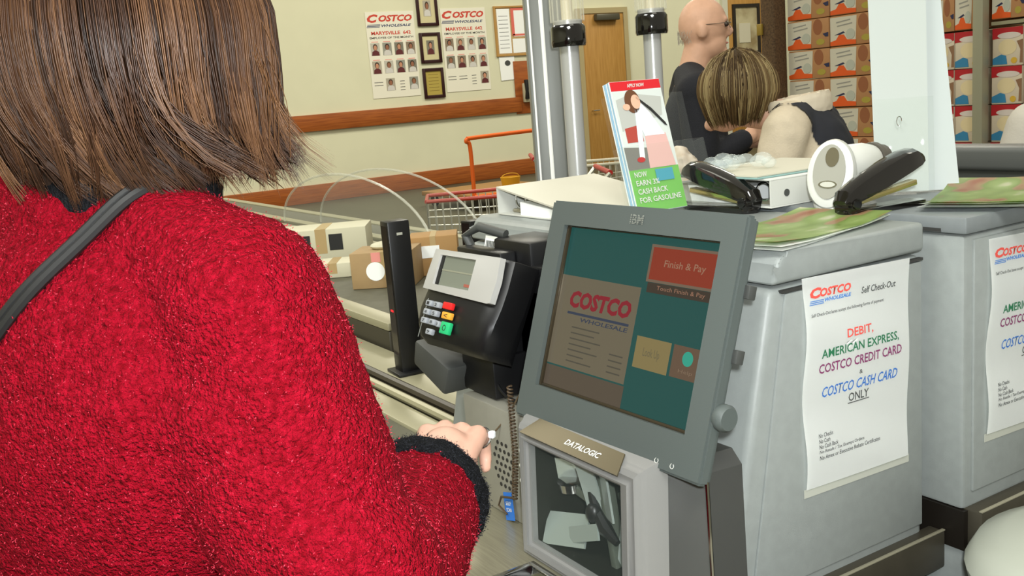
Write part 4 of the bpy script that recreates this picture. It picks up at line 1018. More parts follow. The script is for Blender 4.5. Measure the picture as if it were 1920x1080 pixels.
# hand scanner
GM = frame((1.212, 1.045, TOP2), (0, 0, 1), V((.9, .3, 0)))
p = thing('hand_scanner', 'pale grey hand scanner with oval face standing beside the black stapler', 'scanner', M=GM)
hn = V((-.86, -.42, .30)).normalized(); HL = frame((0, 0, .052), GM.to_3x3().inverted() @ hn, V((0, -1, 0)))
bm = BM(); lathe(bm, [(0, -.026), (.75, -.024), (.95, -.012), (1.0, .0), (.93, .010), (.75, .014), (0, .015)], (0, 0, 0), Matrix.Diagonal((.037, .056, 1, 1)), 36); bm.transform(HL); obj('head', bm, WHITEPL, p)
bm = BM(); disc(bm, (0, .002, .0145), .024, .042, .0022, None, 32); bm.transform(HL); fc = obj('face_inset', bm, mat('inset_grey', (146, 145, 134), .35), p)
bm = BM(); disc(bm, (.003, .024, .0162), .010, .015, .0015); bm.transform(HL); obj('scan_window', bm, mat('scan_window', (112, 106, 86), .08, .3), fc)
bm = BM(); disc(bm, (0, -.018, .0162), .014, .006, .0015); bm.transform(HL); obj('oval_badge', bm, CHROME, fc)
bm = BM(); disc(bm, (0, -.018, .0174), .011, .0042, .0008); bm.transform(HL); obj('badge_plate', bm, LGREY, fc)
bm = BM(); prism(bm, rrect(.06, .055, .02, 5), (.008, 0, 0), X3, Y3, Z3*.026, .006, 3); obj('stand_foot', bm, WHITEPL, p)
bm = BM(); lathe(bm, [(0, 0), (.030, 0), (.034, .03), (.030, .07), (.024, .09), (0, .09)], (.012, 0, .058), axes((.96, -.25, .08), (0, 1, 0)), 24); obj('barrel', bm, WHITEPL, p)
bm = BM(); lathe(bm, [(0, 0), (.026, 0), (.026, .008), (.018, .010), (.018, .03), (0, .03)], (.100, -.024, .066), axes((.96, -.25, .08), (0, 1, 0)), 20); obj('cable_collar', bm, mat('collar_grey', (84, 80, 72), .4), p)
# standing white cards with acrylic easel
CM = frame((1.372, 1.085, TOP2), V((-.72, -.68, .10)), V((.68, -.72, 0)))
p = thing('white_card', 'tall blank white card standing upright on the right kiosk', 'card', M=CM)
bm = BM(); prism(bm, [(-.005, .0035), (.076, .0035), (.076, .335), (-.012, .335)], (0, 0, 0), X3, Y3, Z3*.003); obj('sheet', bm, mat('card_stock', (178, 184, 180), .7), p)
bm = BM(); prism(bm, [(.060, .0035), (.125, .0035), (.098, .335), (.060, .335)], (0, 0, -.016), X3, Y3, Z3*.003); obj('folded_sheet', bm, mat('paper_blueish', (180, 187, 186), .6), p)
p = thing('card_easel', 'clear acrylic easel holding the tall white card', 'holder', M=CM @ Matrix.Translation((0, 0, .006)))
bm = BM(); b2(bm, -.006, .084, 0.002, .155, 0, .0022, .0006); obj('front_panel', bm, ACRY, p)
bm = BM(); b2(bm, -.006, .084, 0, .003, -.05, 0.05); obj('foot_panel', bm, ACRY, p)
bm = BM(); tube(bm, [(.032+.004*math.cos(a*.6), .118+.008*math.sin(a*.6), .003) for a in range(9)], .0008, 5); obj('hook_slot', bm, CHROME, p)
# coupon booklets
def booklet(name, c, ang, w, h, z, lab, seed, curl):
    p = thing(name, lab, 'booklet', (c[0], c[1], z), ang, group='green coupon booklets')
    rnd = random.Random(seed)
    for k in range(3):
        dx, dy, da = rnd.uniform(-.006, .006), rnd.uniform(-.006, .006), R(rnd.uniform(-3, 3))
        bm = BM(); nx, ny = 14, 8; g = []
        for j in range(ny+1):
            row = []
            for i in range(nx+1):
                u, v = i/nx-.5, j/ny-.5
                zz = .0016*k + (.010*k*.35+curl*.004)*max(0, abs(u)-.2)**1.2*3 + .0015*math.sin(6*u+seed+k)*abs(v)+.001+.002*abs(v)*k
                row.append(bm.verts.new(Matrix.Rotation(da, 3, 'Z') @ V((u*w+dx, v*h+dy, zz))))
            g.append(row)
        for j in range(ny):
            for i in range(nx): bm.faces.new((g[j][i], g[j][i+1], g[j+1][i+1], g[j+1][i]))
        bmesh.ops.solidify(bm, geom=bm.faces[:], thickness=-.0012)
        m = BOOK if k == 2 else PAPER
        obj('cover' if k == 2 else 'page_block', bm, m, p)
BOOK = mat('booklet_print', (150, 176, 96), .35)
nt = BOOK.node_tree; b = nt.nodes['Principled BSDF']
tc = nt.nodes.new('ShaderNodeTexCoord'); mp = nt.nodes.new('ShaderNodeMapping'); mp.inputs['Scale'].default_value = (9, 16, 9); mp.inputs['Location'].default_value = (3.3, 1.7, 0)
n_ = nt.nodes.new('ShaderNodeTexNoise'); n_.inputs['Scale'].default_value = 1; n_.inputs['Detail'].default_value = 2
rp_ = nt.nodes.new('ShaderNodeValToRGB'); cr = rp_.color_ramp
cr.elements[0].position = .30; cr.elements[0].color = (*lin((176, 110, 80)), 1); cr.elements[1].position = .72; cr.elements[1].color = (*lin((236, 232, 214)), 1)
for ps, c_ in ((.39, (190, 160, 120)), (.44, (150, 176, 96)), (.56, (176, 198, 124)), (.61, (218, 220, 186))): e = cr.elements.new(ps); e.color = (*lin(c_), 1)
nt.links.new(tc.outputs['Object'], mp.inputs['Vector']); nt.links.new(mp.outputs['Vector'], n_.inputs['Vector']); nt.links.new(n_.outputs['Fac'], rp_.inputs['Fac']); nt.links.new(rp_.outputs['Color'], b.inputs['Base Color'])
booklet('coupon_booklet', (1.035, .965), R(12), .285, .15, TOP1, 'green coupon booklet on the near kiosk right of the monitor', 1, 1)
booklet('coupon_booklet', (1.40, .90), R(24), .30, .16, TOP2, 'green coupon booklet on the far kiosk before the white card', 5, 2)
# dark partition and pale bin, right
p = thing('lane_partition', 'dark grey low partition at the right edge behind the white card', 'partition', (2.18, 1.2, 0))
bm = BM(); b2(bm, 2.15, 2.23, .5, 1.60, 0, 1.25, .004); obj('panel', bm, mat('partition_grey', (64, 66, 64), .45), p, True)
bm = BM(); b2(bm, 2.135, 2.245, .5, 1.61, 1.235, 1.29, .012, 3); obj('cap', bm, mat('partition_cap', (86, 88, 86), .4), p, True)
p = thing('pale_bin', 'pale rounded plastic bin top at the bottom right corner', 'bin', (1.205, .60, -.012))
obj('lid', lathe(BM(), [(.175, .855), (.178, .868), (.165, .892), (.13, .908), (.07, .915), (0, .917)], n=40), mat('bin_pale', (158, 161, 149), .35), p)
obj('drum', lathe(BM(), [(0, .012), (.15, .012), (.17, .855), (0, .855)], n=36), mat('bin_body', (84, 80, 72), .5), p)

# ------------------------------------------------------------------ people
def fuzz(p_, coat, nap_mat, count, length, seed=1, test=None, name='fleece_nap'):
    rnd = random.Random(seed); me = coat.data
    polys = [q for q in me.polygons if test is None or test(q.center)]
    vs, fs = [], []
    for i in range(count):
        q = rnd.choice(polys); c = q.center + V((rnd.gauss(0, .0015), rnd.gauss(0, .0015), rnd.gauss(0, .0015)))
        n_ = (q.normal + V((rnd.gauss(0, .7), rnd.gauss(0, .7), rnd.gauss(0, .7)-.2))).normalized()
        t_ = n_.orthogonal().normalized(); t_.rotate(Quaternion(n_, rnd.random()*6.28)); l = length*rnd.uniform(.5, 1.2)
        k = len(vs); vs += [c-t_*.0005, c+t_*.0005, c+n_*l]; fs.append((k, k+1, k+2))
    m2 = bpy.data.meshes.new(name); m2.from_pydata(vs, [], fs)
    o = mesh_obj(name, m2, nap_mat, p_); o['kind'] = 'stuff'
    return o
# -- the woman in red
COAT = mat('red_fleece', (110, 3, 16), .95, rgb2=(146, 10, 32), vs=170, bump=1, bs=330, spec=.08)
COLLAR = mat('charcoal_fleece', (20, 21, 24), .9, rgb2=(34, 35, 38), vs=160, bump=1, bs=500, spec=.1)
pw_ = thing('person', 'woman in a red fleece coat seen from behind at the checkout', 'person', (.13, .95, 0))
fdir = V((.89, .456, 0)).normalized(); rdir = V((fdir.y, -fdir.x, 0))
Cn = V((.150, .945, 0))
def P(r_, f_, z): return Cn + rdir*r_ + fdir*f_ + Z3*z
SHR, ELR, WRR = V((.222, .79, 1.350)), V((.255, .705, 1.10)), V((.412, .874, 1.118))
SHL = P(-.17, 0, 1.39); ELL = P(-.26, .02, 1.08); WRL = P(-.12, .26, 1.02)
hc = V((.199, .948, 1.553))
KN = V((.482, .952, 1.135)); hd_ = (KN-WRR).normalized(); hr = V((hd_.y, -hd_.x, 0)).normalized()
body = [('e', hc, (.078, .098, .115), axes((0, 0, 1), rdir)), ('c', hc+V((-.01, 0, -.06)), P(.0, -.01, 1.40), .052, .058),
        ('e', P(0, -.01, 1.25), (.16, .10, .18), axes((0, 0, 1), rdir)), ('e', P(0, 0, .98), (.165, .115, .17), axes((0, 0, 1), rdir)),
        ('c', SHR, ELR, .048, .04), ('c', ELR, WRR, .04, .027), ('c', SHL, ELL, .048, .04), ('c', ELL, WRL, .04, .027),
        ('c', P(.09, 0, .92), P(.09, .02, .5), .085, .058), ('c', P(.09, .02, .5), P(.09, -.02, .09), .055, .04), ('c', P(.09, -.02, .06), P(.09, .14, .04), .045, .035),
        ('c', P(-.09, 0, .92), P(-.09, .02, .5), .085, .058), ('c', P(-.09, .02, .5), P(-.09, -.02, .09), .055, .04), ('c', P(-.09, -.02, .06), P(-.09, .14, .04), .045, .035)]
# right hand: palm, four curled fingers, thumb
mid = WRR.lerp(KN, .55)
body += [('c', WRR, mid, .027, .03)]
for i, off in enumerate((-.030, -.011, .010, .029)):
    k0 = KN + hr*off + Z3*(.004-.05*abs(off)) - hd_*(.006*abs(i-1))
    body.append(('c', WRR+hr*off*.6, k0, .0155, .0115))
    l = (.9, 1.0, .95, .78)[i]
    q1 = k0 + (hd_*.75+V((0, 0, -.55)))*.040*l; q2 = q1 + (hd_*.25+V((0, 0, -.95)))*.026*l; q3 = q2 + (hd_*-.35+V((0, 0, -.9)))*.020*l
    body += [('c', k0, q1, .0102, .0086), ('c', q1, q2, .0086, .0078), ('c', q2, q3, .0078, .0068)]
    if i == 3: RINGP, RINGD = k0.lerp(q1, .55), (q1-k0).normalized()
t0 = WRR-hr*.024+hd_*.02+Z3*-.01; t1 = t0-hr*.022+hd_*.035-Z3*.012; t2 = t1+hd_*.035+hr*.006-Z3*.008
body += [('c', t0, t1, .016, .012), ('c', t1, t2, .0115, .008)]
# left hand, closed
for i, off in enumerate((-.03, -.01, .01, .03)):
    k0 = WRL+fdir*.085+rdir*off; q1 = k0+fdir*.02-Z3*.03; q2 = q1-fdir*.02-Z3*.015
    body += [('c', WRL+rdir*off*.6, k0, .018, .014), ('c', k0, q1, .0105, .009), ('c', q1, q2, .009, .008)]
body.append(('c', WRL+rdir*.025, WRL+rdir*.045+fdir*.05-Z3*.015, .015, .010))
# face (towards the kiosk)
body += [('e', hc+fdir*.1-Z3*.012, (.012, .018, .018), axes((0, 0, 1), rdir)), ('e', hc+rdir*.08-Z3*.01, (.012, .02, .03), axes((0, 0, 1), rdir)), ('e', hc-rdir*.08-Z3*.01, (.012, .02, .03), axes((0, 0, 1), rdir)), ('e', hc+fdir*.082-Z3*.085, (.03, .025, .025), axes((0, 0, 1), rdir))]
blob('body', body, SKIN, pw_, .0036, 2)
for s in (-1, 1):
    bm = BM(); ell(bm, hc+fdir*.088+rdir*s*.032+Z3*.008, .011, None, 12, 8); obj('eye', bm, mat('eye_dark', (60, 50, 44), .2), pw_, True)
bm = BM(); box(bm, hc+fdir*.098-Z3*.055, (.012, .04, .008), Matrix.Rotation(math.atan2(fdir.y, fdir.x), 4, 'Z'), .003); obj('lips', bm, mat('lips', (172, 96, 92), .4), pw_, True)
coat = [('e', P(.0, -.03, 1.235), (.205, .125, .20), axes((0, 0, 1), rdir)), ('e', P(0, .01, 1.02), (.21, .165, .26), axes((0, 0, 1), rdir)), ('e', P(0, -.015, 1.36), (.165, .085, .085), axes((0, 0, 1), rdir)),
        ('c', P(.03, -.01, 1.425), SHR+Z3*.012, .050, .064), ('c', P(-.02, -.015, 1.432), SHL+Z3*.012, .052, .070), ('c', P(0, 0, .9), P(0, 0, .80), .2, .2),
        ('c', SHR, ELR, .074, .073), ('c', ELR, WRR.lerp(ELR, .20), .076, .062), ('c', SHL, ELL, .075, .07), ('c', ELL, WRL.lerp(ELL, .18), .07, .058),
        ('c', P(-.10, -.01, 1.418), P(.01, -.025, 1.412), .056, .054), ('c', SHR-Z3*.09-fdir*.02, ELR+Z3*.03, .077, .078)]
def wob(co, n_):
    a = mnoise.noise(co*14)*.004 + mnoise.noise(co*45)*.0016 + mnoise.noise(co*130)*.0022
    return a
co = blob('fleece_coat', coat, COAT, pw_, .0052, 7, wob)
NAP = mat('nap_red', (138, 10, 30), .85, rgb2=(184, 60, 76), vs=700, spec=.1)
fuzz(pw_, co, NAP, 80000, .0022, 2)
def loop(c, axis, up, ra, rb, n=28):
    axis = V(axis).normalized(); u = (V(up)-axis*V(up).dot(axis)).normalized(); v = axis.cross(u)
    return [V(c)+u*math.cos(2*math.pi*i/n)*ra+v*math.sin(2*math.pi*i/n)*rb for i in range(n)]
def band(name, c, axis, up, ra, rb, width, th, m, parent, n=40, nz=.0):
    axis = V(axis).normalized(); bm = BM(); prof = [(-width/2, 0), (-width/2, th), (-width/4, th*1.5), (width/4, th*1.5), (width/2, th), (width/2, 0)]
    rings = [[bm.verts.new(p_+axis*a) for p_ in loop(c, axis, up, ra+b_, rb+b_, n)] for a, b_ in prof]
    for q in range(len(prof)):
        for i in range(n): bm.faces.new((rings[q][i], rings[q][(i+1) % n], rings[(q+1) % len(prof)][(i+1) % n], rings[(q+1) % len(prof)][i]))
    bmesh.ops.subdivide_edges(bm, edges=bm.edges[:], cuts=2, use_grid_fill=True)
    for v in bm.verts: v.co += V((mnoise.noise(v.co*120), mnoise.noise(v.co*120+V((5, 0, 0))), mnoise.noise(v.co*120+V((0, 9, 0)))))*.0022
    return obj(name, bm, m, parent, True)
fa = (WRR-ELR).normalized()
cf = band('cuff', ELR.lerp(WRR, .845), fa, Z3, .057, .057, .030, .005, COLLAR, pw_)
fuzz(cf, cf, mat('nap_charcoal', (34, 35, 39), .9, spec=.1), 7000, .0025, 4, name='cuff_nap')
la = (WRL-ELL).normalized(); band('cuff', ELL.lerp(WRL, .85), la, Z3, .056, .056, .036, .007, COLLAR, pw_)
cl = band('collar', P(.025, .015, 1.438), V((.12, 0, 1)), rdir, .068, .064, .04, .008, COLLAR, pw_)
# shoulder strap, following the back of the coat
bv = BVHTree.FromPolygons([WM[co.name] @ v.co for v in co.data.vertices], [tuple(q.vertices) for q in co.data.polygons])
rawp = [P(.10, .07, 1.45), P(.115, .03, 1.47), P(.115, -.03, 1.47), P(.095, -.08, 1.45), P(.065, -.12, 1.40), P(.03, -.14, 1.345), P(-.02, -.16, 1.28), P(-.07, -.15, 1.18), P(-.13, -.12, 1.10), P(-.19, -.07, 1.02), P(-.22, .0, .96)]
sp_ = []
for q in curve(rawp, 6):
    hit, nn, _, _ = bv.find_nearest(q)
    if hit: sp_.append(hit+nn*.004)
for _ in range(12): sp_ = [sp_[0]]+[(sp_[i-1]+sp_[i]*2+sp_[i+1])/4 for i in range(1, len(sp_)-1)]+[sp_[-1]]
obj('shoulder_strap', tube(BM(), sp_, .0048, 8), mat('strap_black', (22, 22, 22), .45), pw_, True)
obj('shoulder_strap', tube(BM(), [q+V((.0, .0, .0))+rdir*-.006+V((0, 0, .004)) for q in sp_], .0038, 8), mat('strap_black', (0, 0, 0)), pw_, True)
bm = BM()
tube(bm, loop(RINGP, RINGD, Z3, .0112, .0112, 20)+[loop(RINGP, RINGD, Z3, .0112, .0112, 20)[0]], .0016, 6)
rg_ = obj('finger_ring', bm, CHROME, pw_, True)
bm = BM(); box(bm, RINGP+hr*.013+Z3*.003, (.007, .007, .008), Matrix.Rotation(.5, 4, 'Z'), .0015); obj('ring_stone', bm, mat('stone', (236, 240, 244), .05, .3), rg_, True)
TRO = mat('trousers_dark', (38, 40, 48), .8)
blob('trousers', [('c', P(s*.09, 0, .84), P(s*.09, .02, .5), .105, .08) for s in (-1, 1)]+[('c', P(s*.09, .02, .5), P(s*.09, -.01, .1), .08, .07) for s in (-1, 1)], TRO, pw_, .014, 3)
for s in (-1, 1): blob('shoe', [('c', P(s*.09, -.03, .045), P(s*.09, .17, .04), .047, .04)], BLACK, pw_, .009, 2)
HB = hair_mat('hair_brown', (28, 17, 11), (62, 40, 26), (108, 76, 50), .38)
blob('hair_underlayer', [('e', hc+Z3*.02-fdir*.012, (.104, .112, .12), axes((0, 0, 1), rdir)), ('c', hc-fdir*.035-Z3*.02, hc-fdir*.035-Z3*.07, .088, .075)], mat('hair_under', (40, 28, 20), .6), pw_, .007, 4)
camr = V((Rt.x, Rt.y, 0)).normalized()
hair('hair', pw_, HB, hc+Z3*.015-fdir*.008, fdir, (.126, .130, .138), .118, 330, 24, camr*.05+V((0, 0, -.004)), .00075, .03, gap=38, seed=5, sub=-.02, curl=.22)
# loose flicked ends by the right cheek
rnd = random.Random(9); bm = BM(); tl = bm.verts.layers.float.new('tint')
for i in range(130):
    a0 = hc + rdir*(.098+rnd.gauss(0, .006)) + fdir*(.035+rnd.gauss(0, .012)) - Z3*(.02+rnd.random()*.03)
    e_ = V((.284, .868, 1.452)) + V((rnd.gauss(0, .008), rnd.gauss(0, .006), rnd.gauss(0, .007)))
    m1 = a0.lerp(e_, .5) - camr*.018 - Z3*.012
    n0 = len(bm.verts); tube(bm, curve([a0, m1, e_], 5), [.0011]*8+[.0008, .0006, .0003], 3, cap=False); bm.verts.ensure_lookup_table()
    t_ = rnd.random()*.6
    for v in bm.verts[n0:]: v[tl] = t_
for i in range(9):
    a0 = hc + rdir*(.118+rnd.random()*.004) + fdir*(.02+rnd.gauss(0, .012)) + Z3*(.03-rnd.random()*.04)
    e_ = a0 + camr*(.006+rnd.random()*.008) - Z3*(.075+rnd.random()*.03)
    n0 = len(bm.verts); tube(bm, curve([a0, a0.lerp(e_, .5)+camr*.009, e_], 5), [.00035]*11, 3, cap=False); bm.verts.ensure_lookup_table()
    for v in bm.verts[n0:]: v[tl] = .95
obj('hair_flick', bm, HB, pw_, True)

# -- background people
def figure(name_label, base, face, Hh, top_m, top_prims, hair_fn=None, arm=None, leg=TRO, skin=SKIN):
    p = thing('person', name_label, 'person', (base[0], base[1], 0))
    f = V(face).normalized(); r_ = V((f.y, -f.x, 0)); B = V((base[0], base[1], 0)); s = Hh/1.75
    Q = lambda a, b_, z: B + r_*a*s + f*b_*s + Z3*z*s
    return p, f, r_, Q, s
# bald man
p, f, r_, Q, s = figure('bald man with glasses and black sweater standing behind the blond woman', (2.815, 3.13), (.80, -.60, 0), 1.80, None, None)
hc2 = Q(.0, .05, 1.645); ax = axes((0, 0, 1), r_)
SK2 = mat('skin_man', (214, 168, 140), .5, var=.05, vs=30)
prm = [('e', hc2+Z3*.015, (.076, .098, .11), ax), ('e', hc2+f*.03-Z3*.06, (.058, .062, .065), ax), ('c', hc2-Z3*.07-f*.02, Q(0, -.01, 1.42), .058, .066),
       ('e', hc2+f*.1-Z3*.015, (.014, .022, .024), ax), ('e', hc2+f*.088+Z3*.03, (.045, .012, .012), ax), ('e', hc2+f*.078-Z3*.098, (.026, .02, .02), ax), ('e', hc2+r_*.077-Z3*.01-f*.01, (.012, .022, .034), ax), ('e', hc2-r_*.077-Z3*.01-f*.01, (.012, .022, .034), ax),
       ('e', Q(0, 0, 1.2), (.17, .11, .22), ax), ('e', Q(0, 0, .95), (.16, .11, .15), ax), ('c', Q(.09, 0, .9), Q(.1, 0, .08), .085, .05), ('c', Q(-.09, 0, .9), Q(-.1, 0, .08), .085, .05)]
sr, er, wr = Q(.19, 0, 1.40), Q(.25, .0, 1.14), Q(.12, .20, 1.225); sl, el, wl = Q(-.19, 0, 1.40), Q(-.25, .02, 1.12), Q(-.02, .24, 1.2)
for a, b_, c_ in ((sr, er, wr), (sl, el, wl)):
    prm += [('c', a, b_, .05, .042), ('c', b_, c_, .042, .03)]
    d_ = (c_-b_).normalized(); sd = d_.cross(Z3).normalized()
    for i, off in enumerate((-.032, -.011, .011, .032)):
        k0 = c_+d_*.085+Z3*off; q1 = k0+d_*.028-sd*.02; q2 = q1-sd*.024-d_*.008
        prm += [('c', c_+Z3*off*.6, k0, .018, .013), ('c', k0, q1, .011, .010), ('c', q1, q2, .010, .008)]
    prm.append(('c', c_+Z3*.02, c_+Z3*.05+d_*.05, .016, .010))
blob('body', prm, SK2, p, .0075, 3)
SWT = mat('black_sweater', (24, 25, 32), .85, bump=.3, bs=300)
blob('sweater', [('e', Q(0, 0, 1.22), (.2, .135, .26), ax), ('e', Q(0, 0, .98), (.19, .14, .16), ax), ('c', Q(.04, -.01, 1.46), sr, .068, .086), ('c', Q(-.04, -.01, 1.46), sl, .068, .086), ('c', sr, er, .082, .066), ('c', er, er.lerp(wr, .82), .06, .045), ('c', sl, el, .082, .066), ('c', el, el.lerp(wl, .82), .06, .045)], SWT, p, .011, 5)
blob('trousers', [('c', Q(t*.09, 0, .9), Q(t*.1, 0, .1), .105, .075) for t in (-1, 1)], TRO, p, .015, 3)
for t in (-1, 1): blob('shoe', [('c', Q(t*.1, -.03, .045), Q(t*.1, .18, .04), .048, .04)], BLACK, p, .012, 2)
bm = BM(); 
for t in (-1, 1): tube(bm, [hc2+f*.105+r_*t*.036+Z3*.012+r_*math.cos(a*.524)*.024+Z3*math.sin(a*.524)*.018 for a in range(13)], .0011, 6)
tube(bm, [hc2+f*.108-r_*.012+Z3*.014, hc2+f*.108+r_*.012+Z3*.014], .002, 6)
for t in (-1, 1): tube(bm, [hc2+f*.105+r_*t*.06+Z3*.014, hc2+r_*t*.082-f*.01+Z3*.012], .0013, 6)
obj('glasses', bm, mat('glasses_wire', (120, 110, 96), .3, .7), p, True)
for t in (-1, 1): bm = BM(); ell(bm, hc2+f*.089+r_*t*.034+Z3*.01, .011, None, 12, 8); obj('eye', bm, MATS['eye_dark'], p, True)
bm = BM(); box(bm, hc2+f*.092-Z3*.062, (.01, .042, .007), Matrix.Rotation(math.atan2(f.y, f.x), 4, 'Z'), .003); obj('lips', bm, mat('lips_man', (170, 104, 92), .5), p, True)
bm = BM(); n0 = 0; rnd = random.Random(2); tl = bm.verts.layers.float.new('tint')
for i in range(260):
    th = rnd.uniform(R(120), R(240)); zz = rnd.uniform(-.05, .0)
    q = hc2 + (r_*math.sin(th)*.082+f*math.cos(th)*.104) + Z3*zz
    n0 = len(bm.verts); tube(bm, [q-(q-hc2)*.03, q-Z3*.010-(q-hc2)*.02], [.0006, .0003], 3, cap=False); bm.verts.ensure_lookup_table()
    for v in bm.verts[n0:]: v[tl] = rnd.random()
obj('fringe_hair', bm, hair_mat('hair_grey', (120, 112, 100), (160, 152, 138), (190, 184, 170), .5), p, True)

# woman with the blond-streaked bob
p, f, r_, Q, s = figure('woman with streaked blond bob in beige jacket with dark yoke', (2.34, 2.33), (.12, 1, 0), 1.60, None, None)
f = V((-.45, .89, 0)).normalized(); r_ = V((f.y, -f.x, 0)); ax = axes((0, 0, 1), r_)
hc3 = V((2.305, 2.375, 1.442)); Bw = V((2.43, 2.22, .115))
Q = lambda a, b_, z: Bw + r_*a + f*b_ + Z3*z
prm = [('e', hc3, (.074, .094, .108), ax), ('e', hc3+f*.03-Z3*.06, (.055, .06, .06), ax), ('c', hc3-Z3*.06-f*.02, Q(0, .0, 1.24), .044, .056), ('e', hc3+f*.096-Z3*.015, (.012, .02, .02), ax), ('e', hc3+f*.08-Z3*.095, (.025, .02, .02), ax),
       ('e', Q(0, -.03, 1.05), (.16, .11, .2), ax), ('e', Q(0, -.02, .85), (.16, .12, .16), ax), ('c', Q(.09, 0, .82), Q(.09, 0, -.035), .085, .05), ('c', Q(-.09, 0, .82), Q(-.09, 0, -.035), .085, .05)]
sr, er, wr = Q(.18, -.01, 1.20), Q(.24, .02, .96), Q(.14, .25, .98); sl, el, wl = Q(-.18, -.01, 1.20), Q(-.24, .04, .98), Q(-.10, .27, 1.02)
for a, b_, c_ in ((sr, er, wr), (sl, el, wl)):
    prm += [('c', a, b_, .045, .038), ('c', b_, c_, .038, .027)]
    d_ = (c_-b_).normalized(); sd = d_.cross(Z3).normalized()
    for i, off in enumerate((-.03, -.01, .01, .03)):
        k0 = c_+d_*.075+sd*off; q1 = k0+d_*.026-Z3*.018; q2 = q1-Z3*.022
        prm += [('c', c_+sd*off*.6, k0, .017, .012), ('c', k0, q1, .0105, .009), ('c', q1, q2, .009, .008)]
    prm.append(('c', c_+sd*.02, c_+sd*.045+d_*.04, .015, .010))
blob('body', prm, mat('skin_woman', (214, 170, 146), .5), p, .0075, 3)
JK = mat('beige_jacket', (206, 192, 168), .8, var=.05, vs=30, bump=.15, bs=200)
jk = blob('jacket', [('e', Q(0, -.03, 1.06), (.205, .14, .22), ax), ('e', Q(0, -.02, .86), (.21, .17, .22), ax), ('c', Q(.03, 0, 1.25), sr+Z3*.01, .06, .07), ('c', Q(-.03, 0, 1.25), sl+Z3*.01, .06, .07), ('c', sr, er, .072, .065), ('c', er, er.lerp(wr, .85), .064, .05), ('c', sl, el, .072, .065), ('c', el, el.lerp(wl, .85), .064, .05)], JK, p, .010, 5, lambda c_, n_: mnoise.noise(c_*22)*.005)
# dark yoke panel: shell just outside the jacket over the back of the shoulders
Wj = WM[jk.name]; bm = BM(); bm.from_mesh(jk.data)
kill = []
for fc_ in bm.faces:
    c_ = (Wj @ fc_.calc_center_median())-Bw; u, v_, z_ = c_.dot(r_), c_.dot(f), c_.z
    if not (v_ < .045 and z_ > 1.02-.25*abs(u) and z_ < 1.285 and -.15 < u < .30 and z_ > 1.04): kill.append(fc_)
bmesh.ops.delete(bm, geom=kill, context='FACES')
for v in bm.verts: v.co += v.normal*.004
obj('dark_yoke', bm, mat('yoke_navy', (34, 36, 44), .8), p)
band('collar', Q(.0, .0, 1.275), V((-.1, .1, 1)), r_, .088, .09, .06, .008, mat('collar_beige', (216, 204, 182), .8), p)
blob('trousers', [('c', Q(t*.09, 0, .8), Q(t*.09, 0, -.015), .105, .075) for t in (-1, 1)], TRO, p, .015, 3)
for t in (-1, 1): blob('shoe', [('c', Q(t*.09, -.03, -.068), Q(t*.09, .16, -.075), .046, .038)], BLACK, p, .012, 2)
blob('hair_underlayer', [('e', hc3+Z3*.018-f*.012, (.098, .112, .112), ax), ('c', hc3-f*.03-Z3*.01, hc3-f*.03-Z3*.03, .085, .075)], mat('hair_under_blond', (70, 54, 36), .6), p, .009, 3)
hair('hair', p, hair_mat('hair_blond', (56, 40, 24), (108, 86, 54), (190, 170, 122), .45), hc3+Z3*.012-f*.01, f, (.116, .130, .128), .100, 330, 13, r_*.012, .0015, .04, gap=42, seed=8, segs=10, sub=-.16, curl=.3)
# crumpled white printed bag in her hands
o = thing('crumpled_bag', 'crumpled white printed bag held in front of the blond woman', 'bag', (2.14, 2.50, 1.02))
bgm = blob('bag', [('e', V((2.14, 2.46, 1.16)), (.075, .085, .13)), ('c', V((2.12, 2.50, 1.2)), V((2.10, 2.52, 1.30)), .05, .03), ('e', V((2.19, 2.44, 1.12)), (.06, .06, .1))], mat('bag_white', (226, 214, 200), .5, rgb2=(206, 186, 164), vs=25), o, .008, 2, lambda c_, n_: mnoise.noise(c_*32)*.012+mnoise.noise(c_*80)*.005)
for q in range(4):
    bm = BM(); box(bm, (2.165+.004*q, 2.372+.003*q, 1.14+.03*q), (.05, .002, .006), Matrix.Rotation(.4, 4, 'Z')); obj('printed_line', bm, mat('bag_print', (176, 96, 80), .6), o, True)
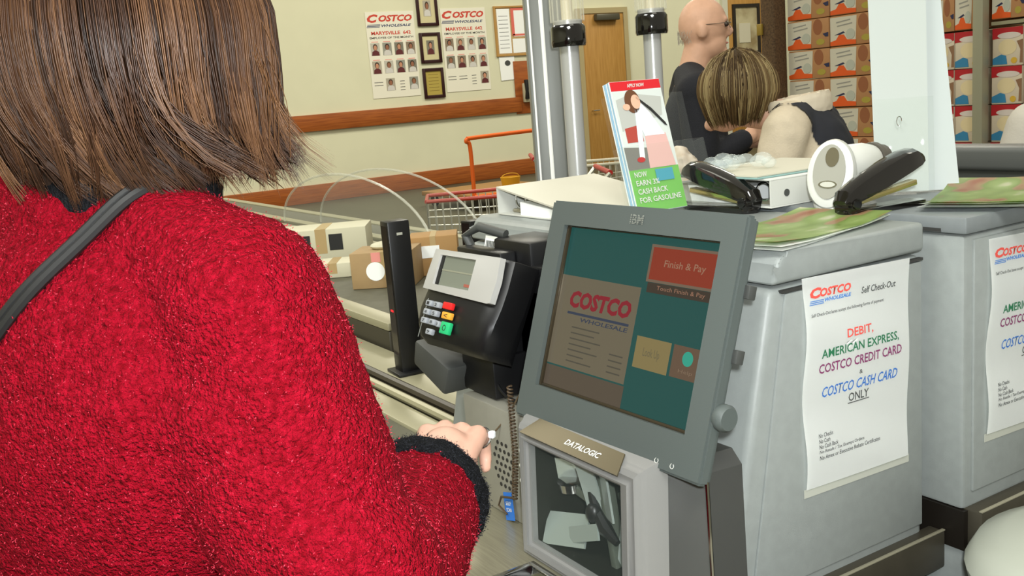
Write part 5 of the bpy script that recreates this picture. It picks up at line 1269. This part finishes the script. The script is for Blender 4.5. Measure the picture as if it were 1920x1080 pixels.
# person at the right edge
p, f, r_, Q, s = figure('person in pale grey jacket at the right edge, mostly out of frame', (2.90, 1.545), (.8, .6, 0), 1.64, None, None)
ax = axes((0, 0, 1), r_); hc4 = Q(0, .02, 1.62)
prm = [('e', hc4, (.078, .098, .112), ax), ('c', hc4-Z3*.06, Q(0, 0, 1.4), .055, .06), ('e', Q(0, 0, 1.2), (.16, .11, .2), ax), ('e', Q(0, 0, .95), (.16, .11, .15), ax), ('e', hc4+f*.1-Z3*.01, (.013, .02, .02), ax)]
sr, er, wr = Q(.18, 0, 1.37), Q(.24, -.02, 1.1), Q(.15, .2, 1.05); sl, el, wl = Q(-.18, 0, 1.37), Q(-.26, -.02, 1.1), Q(-.15, .2, 1.05)
for a, b_, c_ in ((sr, er, wr), (sl, el, wl)):
    prm += [('c', a, b_, .048, .04), ('c', b_, c_, .04, .028)]
    d_ = (c_-b_).normalized(); sd = d_.cross(Z3).normalized()
    for off in (-.03, -.01, .01, .03): prm += [('c', c_+sd*off*.6, c_+d_*.08+sd*off, .017, .012), ('c', c_+d_*.08+sd*off, c_+d_*.11+sd*off-Z3*.02, .011, .008)]
    prm.append(('c', c_+sd*.02, c_+sd*.045+d_*.04, .015, .010))
for t in (-1, 1): prm.append(('c', Q(t*.09, 0, .9), Q(t*.09, 0, .08), .085, .05))
blob('body', prm, SKIN, p, .008, 3)
blob('jacket', [('e', Q(0, 0, 1.2), (.21, .14, .26), ax), ('e', Q(0, 0, .98), (.2, .15, .2), ax), ('c', Q(.03, 0, 1.43), sr, .06, .075), ('c', Q(-.03, 0, 1.43), sl, .06, .075), ('c', sr, er, .075, .068), ('c', er, er.lerp(wr, .85), .066, .05), ('c', sl, el, .075, .068), ('c', el, el.lerp(wl, .85), .066, .05)], mat('grey_jacket', (186, 180, 168), .8, bump=.1, bs=150), p, .012, 5)
blob('trousers', [('c', Q(t*.09, 0, .9), Q(t*.09, 0, .1), .105, .075) for t in (-1, 1)], TRO, p, .015, 3)
for t in (-1, 1): blob('shoe', [('c', Q(t*.09, -.03, .045), Q(t*.09, .17, .04), .046, .038)], BLACK, p, .012, 2)
blob('hair_underlayer', [('e', hc4+Z3*.016-f*.012, (.09, .108, .113), ax), ('c', hc4-f*.03-Z3*.01, hc4-f*.03-Z3*.04, .078, .068)], MATS['hair_under'], p, .01, 3)
hair('hair', p, MATS['hair_brown'], hc4+Z3*.012, f, (.1, .12, .125), .05, 90, 7, V((0, 0, 0)), .0024, .02, gap=50, seed=3, segs=8)
